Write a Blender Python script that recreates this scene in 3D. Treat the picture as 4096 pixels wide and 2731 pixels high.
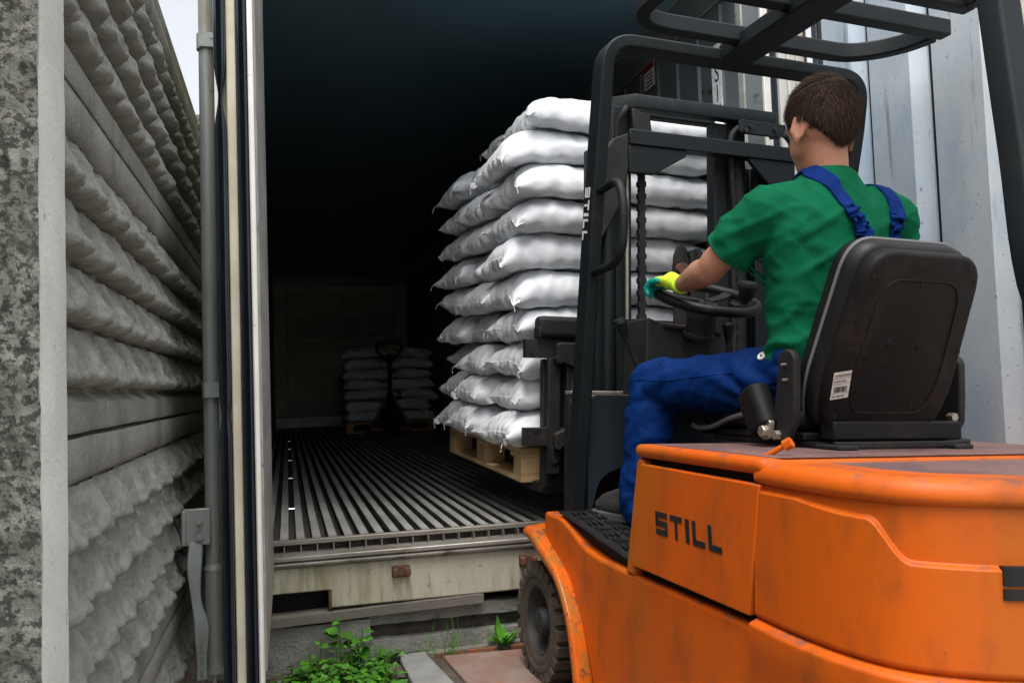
import bpy, bmesh, math, random
import numpy as np
from mathutils import Vector, Matrix, noise as mnoise
from mathutils.bvhtree import BVHTree

# ------------------------------------------------------------------ scene, camera, light
for o in list(bpy.data.objects): bpy.data.objects.remove(o)
SC = bpy.context.scene
COL = SC.collection
R = math.radians

cam_data = bpy.data.cameras.new("camera"); cam = bpy.data.objects.new("camera", cam_data)
COL.objects.link(cam); SC.camera = cam
cam_data.lens = 30.0; cam_data.sensor_width = 36.0; cam_data.clip_start = 0.05; cam_data.clip_end = 2000.0
CAMROT = Matrix(((0.96653304, 0.02065965, -0.25570895), (-0.25415275, -0.05861275, -0.96538641), (-0.03493234, 0.99806699, -0.05140045)))
cam.matrix_world = Matrix.Translation((0, 0, 1.06)) @ CAMROT.to_4x4()

world = bpy.data.worlds.new("World"); SC.world = world; world.use_nodes = True
wn = world.node_tree.nodes; wl = world.node_tree.links
sky = wn.new("ShaderNodeTexSky"); sky.sky_type = 'NISHITA'; sky.sun_disc = False
SUN_EL, SUN_AZ = 70.0, 200.0          # azimuth: degrees clockwise from +Y, where the light comes from
sky.sun_elevation = R(SUN_EL); sky.sun_rotation = R(SUN_AZ); sky.air_density = 1.0; sky.dust_density = 6.0; sky.ozone_density = 1.0
hs = wn.new("ShaderNodeHueSaturation"); hs.inputs["Saturation"].default_value = 0.22; hs.inputs["Value"].default_value = 1.0
wl.new(sky.outputs[0], hs.inputs["Color"]); wl.new(hs.outputs[0], wn["Background"].inputs[0])
wn["Background"].inputs[1].default_value = 0.15

sun_data = bpy.data.lights.new("sun", 'SUN'); sun_data.energy = 0.5; sun_data.angle = R(40); sun_data.color = (1.0, 0.98, 0.955)
sun = bpy.data.objects.new("sun", sun_data); COL.objects.link(sun)
_d = Vector((math.sin(R(SUN_AZ)) * math.cos(R(SUN_EL)), math.cos(R(SUN_AZ)) * math.cos(R(SUN_EL)), math.sin(R(SUN_EL))))
sun.rotation_euler = _d.to_track_quat('Z', 'Y').to_euler(); sun.location = _d * 30
SC.cycles.max_bounces = 12; SC.cycles.diffuse_bounces = 7; SC.cycles.glossy_bounces = 5
SC.view_settings.view_transform = 'Standard'; SC.view_settings.look = 'None'
SC.view_settings.gamma = 1.0; SC.view_settings.use_curve_mapping = False
SC.view_settings.exposure = 1.12

# ------------------------------------------------------------------ helpers
def tag(o, label=None, cat=None, group=None, kind=None):
    if label: o["label"] = label
    if cat: o["category"] = cat
    if group: o["group"] = group
    if kind: o["kind"] = kind
    return o

def empty(name, mat=None, parent=None):
    o = bpy.data.objects.new(name, None); COL.objects.link(o); o.empty_display_size = 0.1
    if parent is not None: o.parent = parent
    if mat is not None: o.matrix_local = mat
    return o

def link(name, me, parent=None, mat=None, xf=None):
    o = bpy.data.objects.new(name, me); COL.objects.link(o)
    if parent is not None: o.parent = parent
    if xf is not None: o.matrix_local = xf
    if mat is not None and len(me.materials) == 0: me.materials.append(mat)
    return o

def smooth_mesh(me, ang=35):
    for p in me.polygons: p.use_smooth = True
    if ang < 180: me.set_sharp_from_angle(angle=R(ang))

class MB:
    """collects shapes into one mesh"""
    def __init__(s): s.v = []; s.f = []; s.m = []; s.mi = 0
    def add(s, vs, fs, xf=None):
        b = len(s.v)
        if xf is not None: vs = [tuple(xf @ Vector(v)) for v in vs]
        s.v.extend([tuple(v) for v in vs])
        for f in fs: s.f.append([i + b for i in f]); s.m.append(s.mi)
        return s
    def box(s, x0, x1, y0, y1, z0, z1, xf=None):
        v = [(x, y, z) for x in (x0, x1) for y in (y0, y1) for z in (z0, z1)]
        return s.add(v, [(0, 1, 3, 2), (4, 6, 7, 5), (0, 4, 5, 1), (2, 3, 7, 6), (0, 2, 6, 4), (1, 5, 7, 3)], xf)
    def prism(s, poly, axis, t0, t1, xf=None):
        """poly: list of 2D points in the plane normal to axis ('x': (y,z), 'y': (x,z), 'z': (x,y))"""
        a = sum(poly[i][0] * poly[(i + 1) % len(poly)][1] - poly[(i + 1) % len(poly)][0] * poly[i][1] for i in range(len(poly)))
        if a < 0: poly = poly[::-1]
        def P(p, t): return {'x': (t, p[0], p[1]), 'y': (p[0], t, p[1]), 'z': (p[0], p[1], t)}[axis]
        n = len(poly); v = [P(p, t0) for p in poly] + [P(p, t1) for p in poly]
        f = [tuple(range(n))[::-1], tuple(range(n, 2 * n))] + [(i, (i + 1) % n, n + (i + 1) % n, n + i) for i in range(n)]
        if axis == 'y': f = [q[::-1] for q in f]
        return s.add(v, f, xf)
    def cyl(s, p0, p1, r0, r1=None, n=16, cap=True, xf=None):
        r1 = r0 if r1 is None else r1
        p0 = Vector(p0); p1 = Vector(p1); d = (p1 - p0).normalized()
        u = d.orthogonal().normalized(); w = d.cross(u)
        v = []
        for p, r in ((p0, r0), (p1, r1)):
            for i in range(n):
                a = 2 * math.pi * i / n; v.append(p + u * math.cos(a) * r + w * math.sin(a) * r)
        f = [(i, (i + 1) % n, n + (i + 1) % n, n + i) for i in range(n)]
        if cap: f += [tuple(range(n))[::-1], tuple(range(n, 2 * n))]
        return s.add(v, f, xf)
    def tube(s, pts, r, n=8, closed=False, xf=None):
        return s.sweep(pts, [(math.cos(2 * math.pi * i / n), math.sin(2 * math.pi * i / n)) for i in range(n)], scale=r, closed=closed, xf=xf)
    def sweep(s, pts, sec, up=None, scale=1.0, closed=False, xf=None):
        """section sec (a along side, b along up) swept along pts; scale may be a list"""
        pts = [Vector(p) for p in pts]; n = len(pts); m = len(sec); v = []
        upv = Vector(up) if up is not None else None
        prev = None
        for i, p in enumerate(pts):
            if closed: t = pts[(i + 1) % n] - pts[i - 1]
            else: t = pts[min(i + 1, n - 1)] - pts[max(i - 1, 0)]
            t.normalize()
            if upv is not None: side = t.cross(upv); side.normalize(); u2 = side.cross(t)
            else:
                if prev is None: prev = t.orthogonal()
                u2 = (prev - t * prev.dot(t)).normalized(); side = t.cross(u2); prev = u2
            k = scale[i] if isinstance(scale, (list, tuple)) else scale
            mit = 1.0
            for a, b in sec: v.append(p + side * a * k * mit + u2 * b * k)
        f = []
        for i in range(n if closed else n - 1):
            j = (i + 1) % n
            for q in range(m): f.append((i * m + q, i * m + (q + 1) % m, j * m + (q + 1) % m, j * m + q))
        if not closed: f += [tuple(range(m))[::-1], tuple(range((n - 1) * m, n * m))]
        return s.add(v, f, xf)
    def lathe(s, prof, c, axis, n=32, closed=False, xf=None):
        """prof: (radius, offset along axis)"""
        ax = Vector(axis).normalized(); u = ax.orthogonal().normalized(); w = ax.cross(u); c = Vector(c); v = []; m = len(prof)
        for i in range(n):
            a = 2 * math.pi * i / n; d = u * math.cos(a) + w * math.sin(a)
            for r, h in prof: v.append(c + d * r + ax * h)
        f = []
        for i in range(n):
            j = (i + 1) % n
            for q in range(m if closed else m - 1):
                q2 = (q + 1) % m; f.append((i * m + q, j * m + q, j * m + q2, i * m + q2))
        return s.add(v, f, xf)
    def grid(s, fn, nu, nv, wrapu=False, xf=None, flip=False):
        v = [fn(i / (nu if not wrapu else nu), j / nv) for i in range(nu + (0 if wrapu else 1)) for j in range(nv + 1)]
        f = []; N = nu if wrapu else nu + 1
        for i in range(nu):
            for j in range(nv):
                a = (i % N) * (nv + 1) + j; b = ((i + 1) % N) * (nv + 1) + j
                q = (a, b, b + 1, a + 1); f.append(q[::-1] if flip else q)
        return s.add(v, f, xf)
    def ell(s, c, r, nu=16, nv=10, xf=None):
        c = Vector(c)
        def fn(u, w):
            a = 2 * math.pi * u; b = math.pi * (w - .5)
            return (c.x + r[0] * math.cos(a) * math.cos(b), c.y + r[1] * math.sin(a) * math.cos(b), c.z + r[2] * math.sin(b))
        return s.grid(fn, nu, nv, wrapu=True, xf=xf)
    def mesh(s, name, mat=None, smooth=None, fix=True, mats=None):
        me = bpy.data.meshes.new(name); me.from_pydata(s.v, [], s.f)
        if fix:
            bm = bmesh.new(); bm.from_mesh(me); bmesh.ops.remove_doubles(bm, verts=bm.verts, dist=1e-6)
            bmesh.ops.recalc_face_normals(bm, faces=bm.faces); bm.to_mesh(me); bm.free()
        me.update()
        if mats:
            for q in mats: me.materials.append(q)
            if not fix:
                for p, i in zip(me.polygons, s.m): p.material_index = i
        elif mat is not None: me.materials.append(mat)
        if smooth is not None: smooth_mesh(me, smooth)
        return me
    def build(s, name, mat, parent=None, smooth=None, bevel=0, seg=2, xf=None, fix=True, subsurf=0):
        me = s.mesh(name, mat, smooth if not bevel else None, fix)
        o = link(name, me, parent, None, xf)
        if bevel:
            b = o.modifiers.new("bevel", 'BEVEL'); b.width = bevel; b.segments = seg; b.limit_method = 'ANGLE'; b.angle_limit = R(38)
            b.harden_normals = False
            for p in me.polygons: p.use_smooth = True
            me.set_sharp_from_angle(angle=R(50))
        if subsurf:
            q = o.modifiers.new("sub", 'SUBSURF'); q.levels = subsurf; q.render_levels = subsurf
        return o

def apply_mods(o):
    dg = bpy.context.evaluated_depsgraph_get(); ev = o.evaluated_get(dg)
    me = bpy.data.meshes.new_from_object(ev); o.modifiers.clear(); o.data = me; return me

def smooth_path(pts, k=6, closed=False):
    """Catmull-Rom through pts"""
    P = [Vector(p) for p in pts]; out = []; n = len(P)
    for i in range(n if closed else n - 1):
        if closed: a, b, c, d = P[i - 1], P[i], P[(i + 1) % n], P[(i + 2) % n]
        else: a, b, c, d = P[max(i - 1, 0)], P[i], P[i + 1], P[min(i + 2, n - 1)]
        for j in range(k):
            t = j / k
            out.append(0.5 * ((2 * b) + (c - a) * t + (2 * a - 5 * b + 4 * c - d) * t * t + (3 * b - a - 3 * c + d) * t ** 3))
    if not closed: out.append(P[-1])
    return out

def round_path(pts, r, k=6):
    """polyline with filleted corners"""
    P = [Vector(p) for p in pts]; out = [P[0]]
    for i in range(1, len(P) - 1):
        a = (P[i - 1] - P[i]); b = (P[i + 1] - P[i]); rr = min(r, a.length * .49, b.length * .49)
        p0 = P[i] + a.normalized() * rr; p1 = P[i] + b.normalized() * rr
        for j in range(k + 1):
            t = j / k; out.append(p0 * (1 - t) ** 2 + P[i] * 2 * t * (1 - t) + p1 * t * t)
    out.append(P[-1]); return out

def rrect(x0, x1, y0, y1, r, n=6):
    out = []
    for cx, cy, a0 in ((x1 - r, y1 - r, 0), (x0 + r, y1 - r, 90), (x0 + r, y0 + r, 180), (x1 - r, y0 + r, 270)):
        for i in range(n + 1):
            a = R(a0 + 90 * i / n); out.append((cx + r * math.cos(a), cy + r * math.sin(a)))
    return out

def rpoly(poly, r, n=5):
    """rounded 2D polygon"""
    out = []; m = len(poly)
    for i in range(m):
        p = Vector(poly[i]); a = Vector(poly[i - 1]) - p; b = Vector(poly[(i + 1) % m]) - p
        rr = min(r, a.length * .48, b.length * .48); p0 = p + a.normalized() * rr; p1 = p + b.normalized() * rr
        for j in range(n + 1):
            t = j / n; q = p0 * (1 - t) ** 2 + p * 2 * t * (1 - t) + p1 * t * t; out.append((q.x, q.y))
    return out

def nz(p, s=1.0, seed=0.0): return mnoise.noise(Vector((p[0] * s + seed * 7.13, p[1] * s - seed * 3.7, p[2] * s + seed * 1.9)))
def sst(a, b, x):
    t = max(0.0, min(1.0, (x - a) / (b - a))) if a != b else float(x > a); return t * t * (3 - 2 * t)

def text_mesh(body, size, extrude=0.0, align='LEFT'):
    cu = bpy.data.curves.new("text", 'FONT'); cu.body = body; cu.size = size; cu.extrude = extrude; cu.align_x = align; cu.resolution_u = 3
    o = bpy.data.objects.new("text", cu); COL.objects.link(o)
    dg = bpy.context.evaluated_depsgraph_get(); me = bpy.data.meshes.new_from_object(o.evaluated_get(dg))
    bpy.data.objects.remove(o); bpy.data.curves.remove(cu); return me

# ------------------------------------------------------------------ materials
def mat(name, c1, c2=None, scale=4.0, stretch=(1, 1, 1), rough=0.6, rough2=None, metal=0.0, bump=0.0, bscale=40.0, bdist=0.01, spec=0.5,
        layers=(), lo=0.38, hi=0.62, coord='Object', up=None, rnd=0.0, sheen=0.0, trans=0.0, coat=0.0, crumple=0.0):
    """layers: (colour, noise scale, lo, hi, stretch); up: (colour, lo, hi, noise scale) a deposit on faces that look upward"""
    m = bpy.data.materials.new(name); m.use_nodes = True; nt = m.node_tree; N = nt.nodes; L = nt.links
    b = N["Principled BSDF"]; tc = N.new("ShaderNodeTexCoord")
    src = tc.outputs[coord]
    if rnd:
        oi = N.new("ShaderNodeObjectInfo"); vm = N.new("ShaderNodeVectorMath"); vm.operation = 'SCALE'; vm.inputs[0].default_value = (37, 19, 53)
        L.new(oi.outputs["Random"], vm.inputs["Scale"]); va = N.new("ShaderNodeVectorMath"); L.new(src, va.inputs[0]); L.new(vm.outputs[0], va.inputs[1]); src = va.outputs[0]
    def noise(sc, st=(1, 1, 1), detail=6, ro=0.6):
        mp = N.new("ShaderNodeMapping"); mp.inputs["Scale"].default_value = st; L.new(src, mp.inputs[0])
        n = N.new("ShaderNodeTexNoise"); n.inputs["Scale"].default_value = sc; n.inputs["Detail"].default_value = detail; n.inputs["Roughness"].default_value = ro
        L.new(mp.outputs[0], n.inputs["Vector"]); return n.outputs["Fac"]
    def ramp(fac, a, c):
        r = N.new("ShaderNodeMapRange"); r.interpolation_type = 'SMOOTHSTEP'; r.inputs[1].default_value = a; r.inputs[2].default_value = c
        L.new(fac, r.inputs[0]); return r.outputs[0]
    def mix(f, A, B):
        x = N.new("ShaderNodeMix"); x.data_type = 'RGBA'; L.new(f, x.inputs[0])
        for s, c in ((6, A), (7, B)):
            if hasattr(c, "links"): L.new(c, x.inputs[s])
            else: x.inputs[s].default_value = (*c, 1)
        return x.outputs[2]
    col = None
    if c2 is not None: col = mix(ramp(noise(scale, stretch), lo, hi), c1, c2)
    for ly in layers:
        st = ly[4] if len(ly) > 4 else (1, 1, 1)
        col = mix(ramp(noise(ly[1], st, 8, .65), ly[2], ly[3]), col if col is not None else c1, ly[0])
    if up is not None:
        g = N.new("ShaderNodeNewGeometry"); sp = N.new("ShaderNodeSeparateXYZ"); L.new(g.outputs["Normal"], sp.inputs[0])
        f1 = ramp(sp.outputs[2], 0.55, 0.9); f2 = ramp(noise(up[3], (1, 1, 1), 9, .7), up[1], up[2])
        mu = N.new("ShaderNodeMath"); mu.operation = 'MULTIPLY'; L.new(f1, mu.inputs[0]); L.new(f2, mu.inputs[1])
        col = mix(mu.outputs[0], col if col is not None else c1, up[0])
    if rnd and col is not None:
        oi2 = N.new("ShaderNodeObjectInfo"); mr = N.new("ShaderNodeMapRange"); mr.inputs[3].default_value = 1 - rnd; mr.inputs[4].default_value = 1 + rnd * .4
        L.new(oi2.outputs["Random"], mr.inputs[0]); h = N.new("ShaderNodeHueSaturation"); L.new(mr.outputs[0], h.inputs["Value"]); L.new(col, h.inputs["Color"]); col = h.outputs[0]
    if col is not None: L.new(col, b.inputs["Base Color"])
    else: b.inputs["Base Color"].default_value = (*c1, 1)
    if rough2 is not None:
        mr = N.new("ShaderNodeMapRange"); mr.inputs[3].default_value = rough; mr.inputs[4].default_value = rough2; L.new(noise(scale * 1.7), mr.inputs[0]); L.new(mr.outputs[0], b.inputs["Roughness"])
    else: b.inputs["Roughness"].default_value = rough
    b.inputs["Metallic"].default_value = metal; b.inputs["Specular IOR Level"].default_value = spec
    if sheen: b.inputs["Sheen Weight"].default_value = sheen
    if coat: b.inputs["Coat Weight"].default_value = coat; b.inputs["Coat Roughness"].default_value = .15
    if trans: b.inputs["Subsurface Weight"].default_value = trans; b.inputs["Subsurface Radius"].default_value = (.02, .02, .02); b.inputs["Subsurface Scale"].default_value = 1.0
    if crumple:
        cn = N.new("ShaderNodeTexNoise"); cn.noise_type = 'RIDGED_MULTIFRACTAL'; cn.inputs["Scale"].default_value = 5.0; cn.inputs["Detail"].default_value = 5; L.new(src, cn.inputs["Vector"])
        cb = N.new("ShaderNodeBump"); cb.inputs["Strength"].default_value = crumple; cb.inputs["Distance"].default_value = .02; L.new(cn.outputs["Fac"], cb.inputs["Height"])
        L.new(cb.outputs[0], b.inputs["Normal"])
    if bump:
        bp = N.new("ShaderNodeBump"); bp.inputs["Strength"].default_value = bump; bp.inputs["Distance"].default_value = bdist
        L.new(noise(bscale, (1, 1, 1), 8, .65), bp.inputs["Height"]); L.new(bp.outputs[0], b.inputs["Normal"])
        if crumple: L.new(cb.outputs[0], bp.inputs["Normal"])
    return m

MT = {}
MT['orange'] = mat("orange_paint", (.58, .098, .003), (.52, .076, .0025), 2.2, (1, 1, .5), rough=.36, rough2=.62, bump=.06, bscale=25, spec=.28,
    layers=[((.46, .104, .006), 2.4, .42, .64, (1, 1, .45)), ((.37, .075, .009), 6, .48, .70, (1.4, 1.4, .6)), ((.62, .17, .03), 110, .70, .73, (1, 1, .10)), ((.16, .05, .018), 55, .69, .74, (1.5, 1.5, .4)), ((.24, .07, .015), 13, .62, .82, (1.6, 1.6, .5)), ((.09, .045, .03), 38, .70, .78)],
    up=((.15, .075, .06), .50, .68, 12))
MT['orange_rust'] = mat("orange_paint_weathered", (.60, .115, .006), (.50, .10, .008), 5, rough=.22, rough2=.5, bump=.15, bscale=60, spec=.45,
    layers=[((.36, .12, .02), 14, .46, .60), ((.14, .06, .03), 24, .54, .64), ((.08, .045, .03), 60, .58, .66)])
MT['hood'] = mat("hood_rust_dust", (.16, .085, .075), (.105, .060, .060), 6, rough=.75, rough2=.5, bump=.12, bscale=70,
    layers=[((.55, .14, .02), 22, .62, .70), ((.07, .045, .05), 40, .60, .70)])
MT['char'] = mat("charcoal_paint", (.006, .009, .0108), (.009, .012, .0138), 5, rough=.45, rough2=.65, bump=.05, bscale=60, spec=.26,
    layers=[((.034, .028, .023), 7, .60, .85), ((.09, .085, .08), 60, .76, .80)])
MT['char2'] = mat("worn_black_steel", (.012, .012, .012), (.020, .019, .018), 7, rough=.5, rough2=.7, bump=.15, bscale=50, spec=.25,
    layers=[((.042, .032, .026), 9, .56, .75), ((.15, .13, .12), 50, .73, .8)])
MT['black'] = mat("black_rubber", (.010, .010, .011), (.016, .0155, .015), 9, spec=.25, rough=.55, rough2=.75, bump=.1, bscale=90)
MT['cowl'] = mat("blue_grey_plastic", (.016, .023, .030), (.021, .028, .035), 4, (4, 4, .4), spec=.25, rough=.45, bump=.05, bscale=120,
    layers=[((.05, .055, .055), 10, .58, .80, (4, 4, .3))], up=((.26, .17, .13), .40, .60, 18))
MT['console'] = mat("console_plastic", (.020, .021, .021), (.026, .025, .024), 6, spec=.25, rough=.55, bump=.08, bscale=120, up=((.20, .12, .09), .36, .62, 9))
MT['seat'] = mat("seat_shell_plastic", (.0065, .006, .0056), (.010, .0088, .0078), 5, rough=.45, rough2=.65, bump=.08, bscale=150, spec=.2, layers=[((.028, .020, .016), 5, .52, .76), ((.004, .004, .004), 22, .58, .66), ((.045, .038, .032), 90, .70, .75, (1, 1, .3))])
MT['vinyl'] = mat("black_vinyl", (.008, .008, .009), (.011, .011, .012), 8, spec=.3, rough=.35, rough2=.5, bump=.12, bscale=150, layers=[((.055, .05, .045), 10, .58, .78)])
MT['piping'] = mat("grey_piping", (.13, .13, .13), rough=.7)
MT['chrome'] = mat("chrome", (.7, .7, .72), rough=.12, metal=1.0)
MT['bolt'] = mat("zinc_bolt", (.45, .40, .30), (.35, .33, .30), 30, rough=.4, metal=.8)
MT['tyre'] = mat("dusty_tyre", (.060, .048, .038), (.085, .066, .048), 7, rough=.9, bump=.3, bscale=60, layers=[((.13, .095, .06), 12, .55, .72), ((.03, .028, .026), 25, .60, .72)])
MT['rim'] = mat("wheel_rim_steel", (.024, .025, .027), (.045, .040, .035), 12, rough=.65, metal=.1, bump=.1)
MT['ink'] = mat("black_decal", (.012, .012, .012), (.03, .022, .015), 30, rough=.5, lo=.55, hi=.75)
MT['white_ink'] = mat("white_decal", (.75, .76, .76), (.6, .6, .58), 40, rough=.5)
MT['paper'] = mat("label_paper", (.62, .60, .55), (.5, .47, .42), 20, rough=.7)
MT['red'] = mat("red_paint", (.30, .012, .010), (.22, .010, .008), 10, rough=.4)
MT['yellow'] = mat("yellow_label", (.45, .28, .02), rough=.5)
MT['bluestk'] = mat("faded_blue_sticker", (.02, .12, .17), (.16, .20, .20), 30, rough=.6, lo=.5, hi=.56)
# container
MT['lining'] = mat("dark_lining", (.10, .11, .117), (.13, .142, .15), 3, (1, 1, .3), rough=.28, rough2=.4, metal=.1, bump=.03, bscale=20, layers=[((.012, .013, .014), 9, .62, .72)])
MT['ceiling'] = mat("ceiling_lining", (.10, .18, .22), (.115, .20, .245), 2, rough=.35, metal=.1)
MT['rib'] = mat("rib_aluminium", (.11, .12, .12), (.08, .085, .085), 12, (1, 1, .2), rough=.5, metal=.3)
MT['alu'] = mat("worn_aluminium", (.43, .43, .405), (.32, .32, .30), 8, (1, .25, 1), rough=.42, rough2=.6, metal=.3, bump=.06, bscale=60, layers=[((.14, .13, .115), 14, .56, .72, (1, .5, 1)), ((.06, .058, .05), 30, .60, .68)])
MT['sill'] = mat("sill_metal", (.34, .32, .28), (.22, .20, .17), 9, (.3, 1, 1), rough=.4, metal=.45, bump=.08, layers=[((.12, .10, .075), 16, .55, .68, (.4, 1, 1))])
MT['drain'] = mat("dirty_channel", (.07, .062, .05), (.035, .03, .025), 16, rough=.85, bump=.4, bscale=60)
MT['cream'] = mat("dirty_cream_paint", (.50, .47, .38), (.42, .39, .30), 4, (1, 1, .25), rough=.55, bump=.06, bscale=30,
    layers=[((.26, .24, .14), 6, .44, .68, (3, 1, .35)), ((.12, .105, .05), 12, .55, .70, (4, 1, .35)), ((.17, .085, .04), 22, .61, .70)])
MT['cream2'] = mat("cream_door_edge", (.62, .57, .44), (.52, .47, .35), 6, rough=.5, bump=.06, layers=[((.25, .20, .12), 25, .66, .74, (1, 1, .4))])
MT['white'] = mat("white_seal", (.78, .77, .72), (.70, .69, .63), 8, rough=.45, layers=[((.3, .27, .2), 30, .68, .75)])
MT['gasket'] = mat("black_gasket", (.012, .018, .026), (.018, .026, .036), 6, (1, 1, .3), rough=.22, rough2=.4, spec=.6)
MT['postwhite'] = mat("white_container_paint", (.66, .66, .61), (.60, .59, .53), 6, (1, 1, .2), rough=.5, layers=[((.30, .13, .05), 12, .68, .76, (1, 1, .2))])
MT['rusty'] = mat("rust", (.14, .055, .03), (.08, .04, .028), 22, rough=.85, bump=.4, bscale=80, layers=[((.25, .11, .05), 30, .58, .7)])
MT['rod'] = mat("galvanised_rod", (.24, .27, .27), (.30, .31, .29), 9, (1, 1, .25), rough=.5, metal=.35, bump=.06, layers=[((.20, .19, .15), 8, .54, .72, (1, 1, .3)), ((.15, .10, .07), 20, .64, .74)])
MT['doorskin'] = mat("stainless_door_skin", (.60, .67, .71), (.68, .74, .77), 2.2, (1, 1, .5), rough=.28, rough2=.42, metal=.25, bump=.015, bscale=6,
    layers=[((.40, .53, .68), 1.2, .40, .64, (1, 1, .6)), ((.08, .17, .40), 70, .64, .67, (1, 1, .8)), ((.22, .24, .25), 14, .655, .69, (1, 2.5, 1)), ((.30, .33, .35), 5, .60, .72, (1, 4, .3))])
MT['board'] = mat("stained_plywood", (.80, .73, .60), (.70, .63, .50), 3, (1, 1, 2), rough=.8, bump=.1, rnd=.15, layers=[((.30, .26, .20), 4, .56, .76, (1, 1, 1.6)), ((.03, .028, .026), 11, .64, .72, (.6, 1, 2))])
MT['kick'] = mat("kick_plate", (.70, .68, .62), (.5, .48, .44), 3, rough=.5, metal=.3)
# ground
MT['soil'] = mat("soil", (.060, .047, .035), (.10, .082, .062), 6, rough=.95, bump=.8, bscale=25, bdist=.02, layers=[((.15, .14, .12), 40, .60, .66), ((.035, .028, .02), 18, .56, .66)])
MT['conc'] = mat("concrete", (.29, .285, .26), (.21, .205, .185), 5, rough=.95, spec=.2, bump=1.0, bscale=60, bdist=.012, layers=[((.15, .145, .13), 11, .54, .70), ((.40, .39, .37), 50, .66, .72), ((.09, .085, .075), 80, .70, .76)])
MT['concfence'] = mat("cast_concrete", (.25, .265, .237), (.31, .328, .295), 6, rough=.95, spec=.15, bump=1.0, bscale=90, bdist=.008, layers=[((.18, .182, .16), 7, .50, .72, (1, 1, .5)), ((.46, .47, .44), 22, .60, .76), ((.13, .125, .10), 45, .68, .76)])
MT['concpost'] = mat("rough_post_concrete", (.36, .36, .32), (.27, .27, .23), 10, rough=.95, bump=1.0, bscale=55, bdist=.012, layers=[((.10, .095, .08), 95, .48, .56), ((.14, .135, .115), 40, .56, .64), ((.50, .49, .45), 60, .62, .70)])
MT['concpostface'] = mat("smooth_post_concrete", (.56, .60, .55), (.49, .525, .48), 8, rough=.92, bump=.5, bscale=120, bdist=.004, layers=[((.30, .28, .24), 30, .62, .72)])
MT['oldwood'] = mat("grey_weathered_wood", (.20, .18, .155), (.14, .125, .105), 6, (.12, 1, 1), rough=.85, bump=.35, bscale=45, layers=[((.08, .07, .06), 30, .58, .68, (.1, 1, 1))])
MT['bounce_sheet'] = mat("bounce_sheet_concrete", (.24, .235, .215), (.19, .185, .17), 1.5, rough=.9, bump=.3, bscale=40, layers=[((.14, .135, .12), 4, .56, .70)])  # colour of the added sheet that bounces light
MT['slab'] = mat("grey_paver", (.25, .25, .235), (.20, .20, .19), 9, rough=.9, bump=.3, bscale=120)
MT['rustplate'] = mat("rusty_plate", (.20, .12, .095), (.24, .17, .14), 6, rough=.8, bump=.25, bscale=90, layers=[((.27, .09, .05), 8, .56, .70), ((.12, .095, .085), 14, .56, .7)])
MT['brick'] = mat("old_brick", (.25, .085, .04), (.16, .065, .038), 14, rough=.9, bump=.5, bscale=70, rnd=.2, layers=[((.06, .05, .04), 14, .48, .62)])
MT['leaf'] = mat("nettle_leaf", (.045, .20, .010), (.10, .31, .018), 18, rough=.45, rnd=.5, trans=.0)
MT['stem'] = mat("weed_stem", (.06, .13, .03), rough=.6)
# load
MT['sack'] = mat("white_woven_sack", (.67, .69, .71), (.60, .62, .645), 5, rough=.42, rough2=.55, bump=.10, bscale=220, bdist=.002, rnd=.06, spec=.35, crumple=.9)
MT['sack2'] = mat("grey_woven_sack", (.76, .78, .80), (.70, .72, .74), 5, rough=.5, bump=.1, bscale=200, bdist=.002, rnd=.1)
MT['thread'] = mat("thread", (.75, .74, .70), rough=.8)
MT['pallet'] = mat("pallet_wood", (.56, .39, .20), (.46, .30, .15), 5, (.25, 1, 1), rough=.75, bump=.15, bscale=50, rnd=.18, layers=[((.34, .21, .09), 26, .58, .68, (.12, 1, 1)), ((.24, .20, .15), 6, .60, .8)])
# driver
MT['skin'] = mat("skin", (.47, .235, .145), (.40, .175, .10), 9, rough=.48, bump=.12, bscale=190, bdist=.003, spec=.4, layers=[((.50, .20, .13), 22, .54, .72), ((.33, .15, .09), 70, .66, .76)])
MT['hair'] = mat("dark_hair", (.020, .011, .007), (.034, .020, .012), 60, rough=.55, bump=.4, bscale=240, spec=.12)
MT['hair_mid'] = mat("brown_hair", (.040, .022, .0125), rough=.6, spec=.12)
MT['hair_light'] = mat("light_brown_hair", (.066, .040, .024), rough=.6, spec=.12)
MT['shirt'] = mat("green_cotton", (.003, .100, .043), (.0035, .118, .053), 10, spec=.08, rough=.85, bump=.12, bscale=260, bdist=.002)
MT['trouser'] = mat("blue_workwear", (.001, .018, .100), (.001, .023, .125), 9, spec=.10, rough=.7, bump=.12, bscale=240, bdist=.002)
MT['strap'] = mat("navy_strap", (.002, .024, .155), (.002, .019, .12), 20, spec=.1, rough=.75, bump=.15, bscale=240, bdist=.002)
MT['glove_y'] = mat("fluorescent_glove", (.66, .90, .03), (.58, .80, .03), 30, rough=.8, bump=.2, bscale=200, bdist=.003)
MT['glove_t'] = mat("teal_latex", (.0, .30, .25), (.0, .24, .20), 30, rough=.5)
MT['shoe'] = mat("black_suede", (.014, .013, .013), (.022, .021, .020), 18, rough=.9, bump=.2, bscale=150)
MT['sole'] = mat("shoe_sole", (.075, .072, .068), (.05, .048, .046), 12, rough=.85)
MT['button'] = mat("white_button", (.62, .64, .62), rough=.35)
MT['eye'] = mat("eye_white", (.7, .68, .65), rough=.2)
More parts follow.
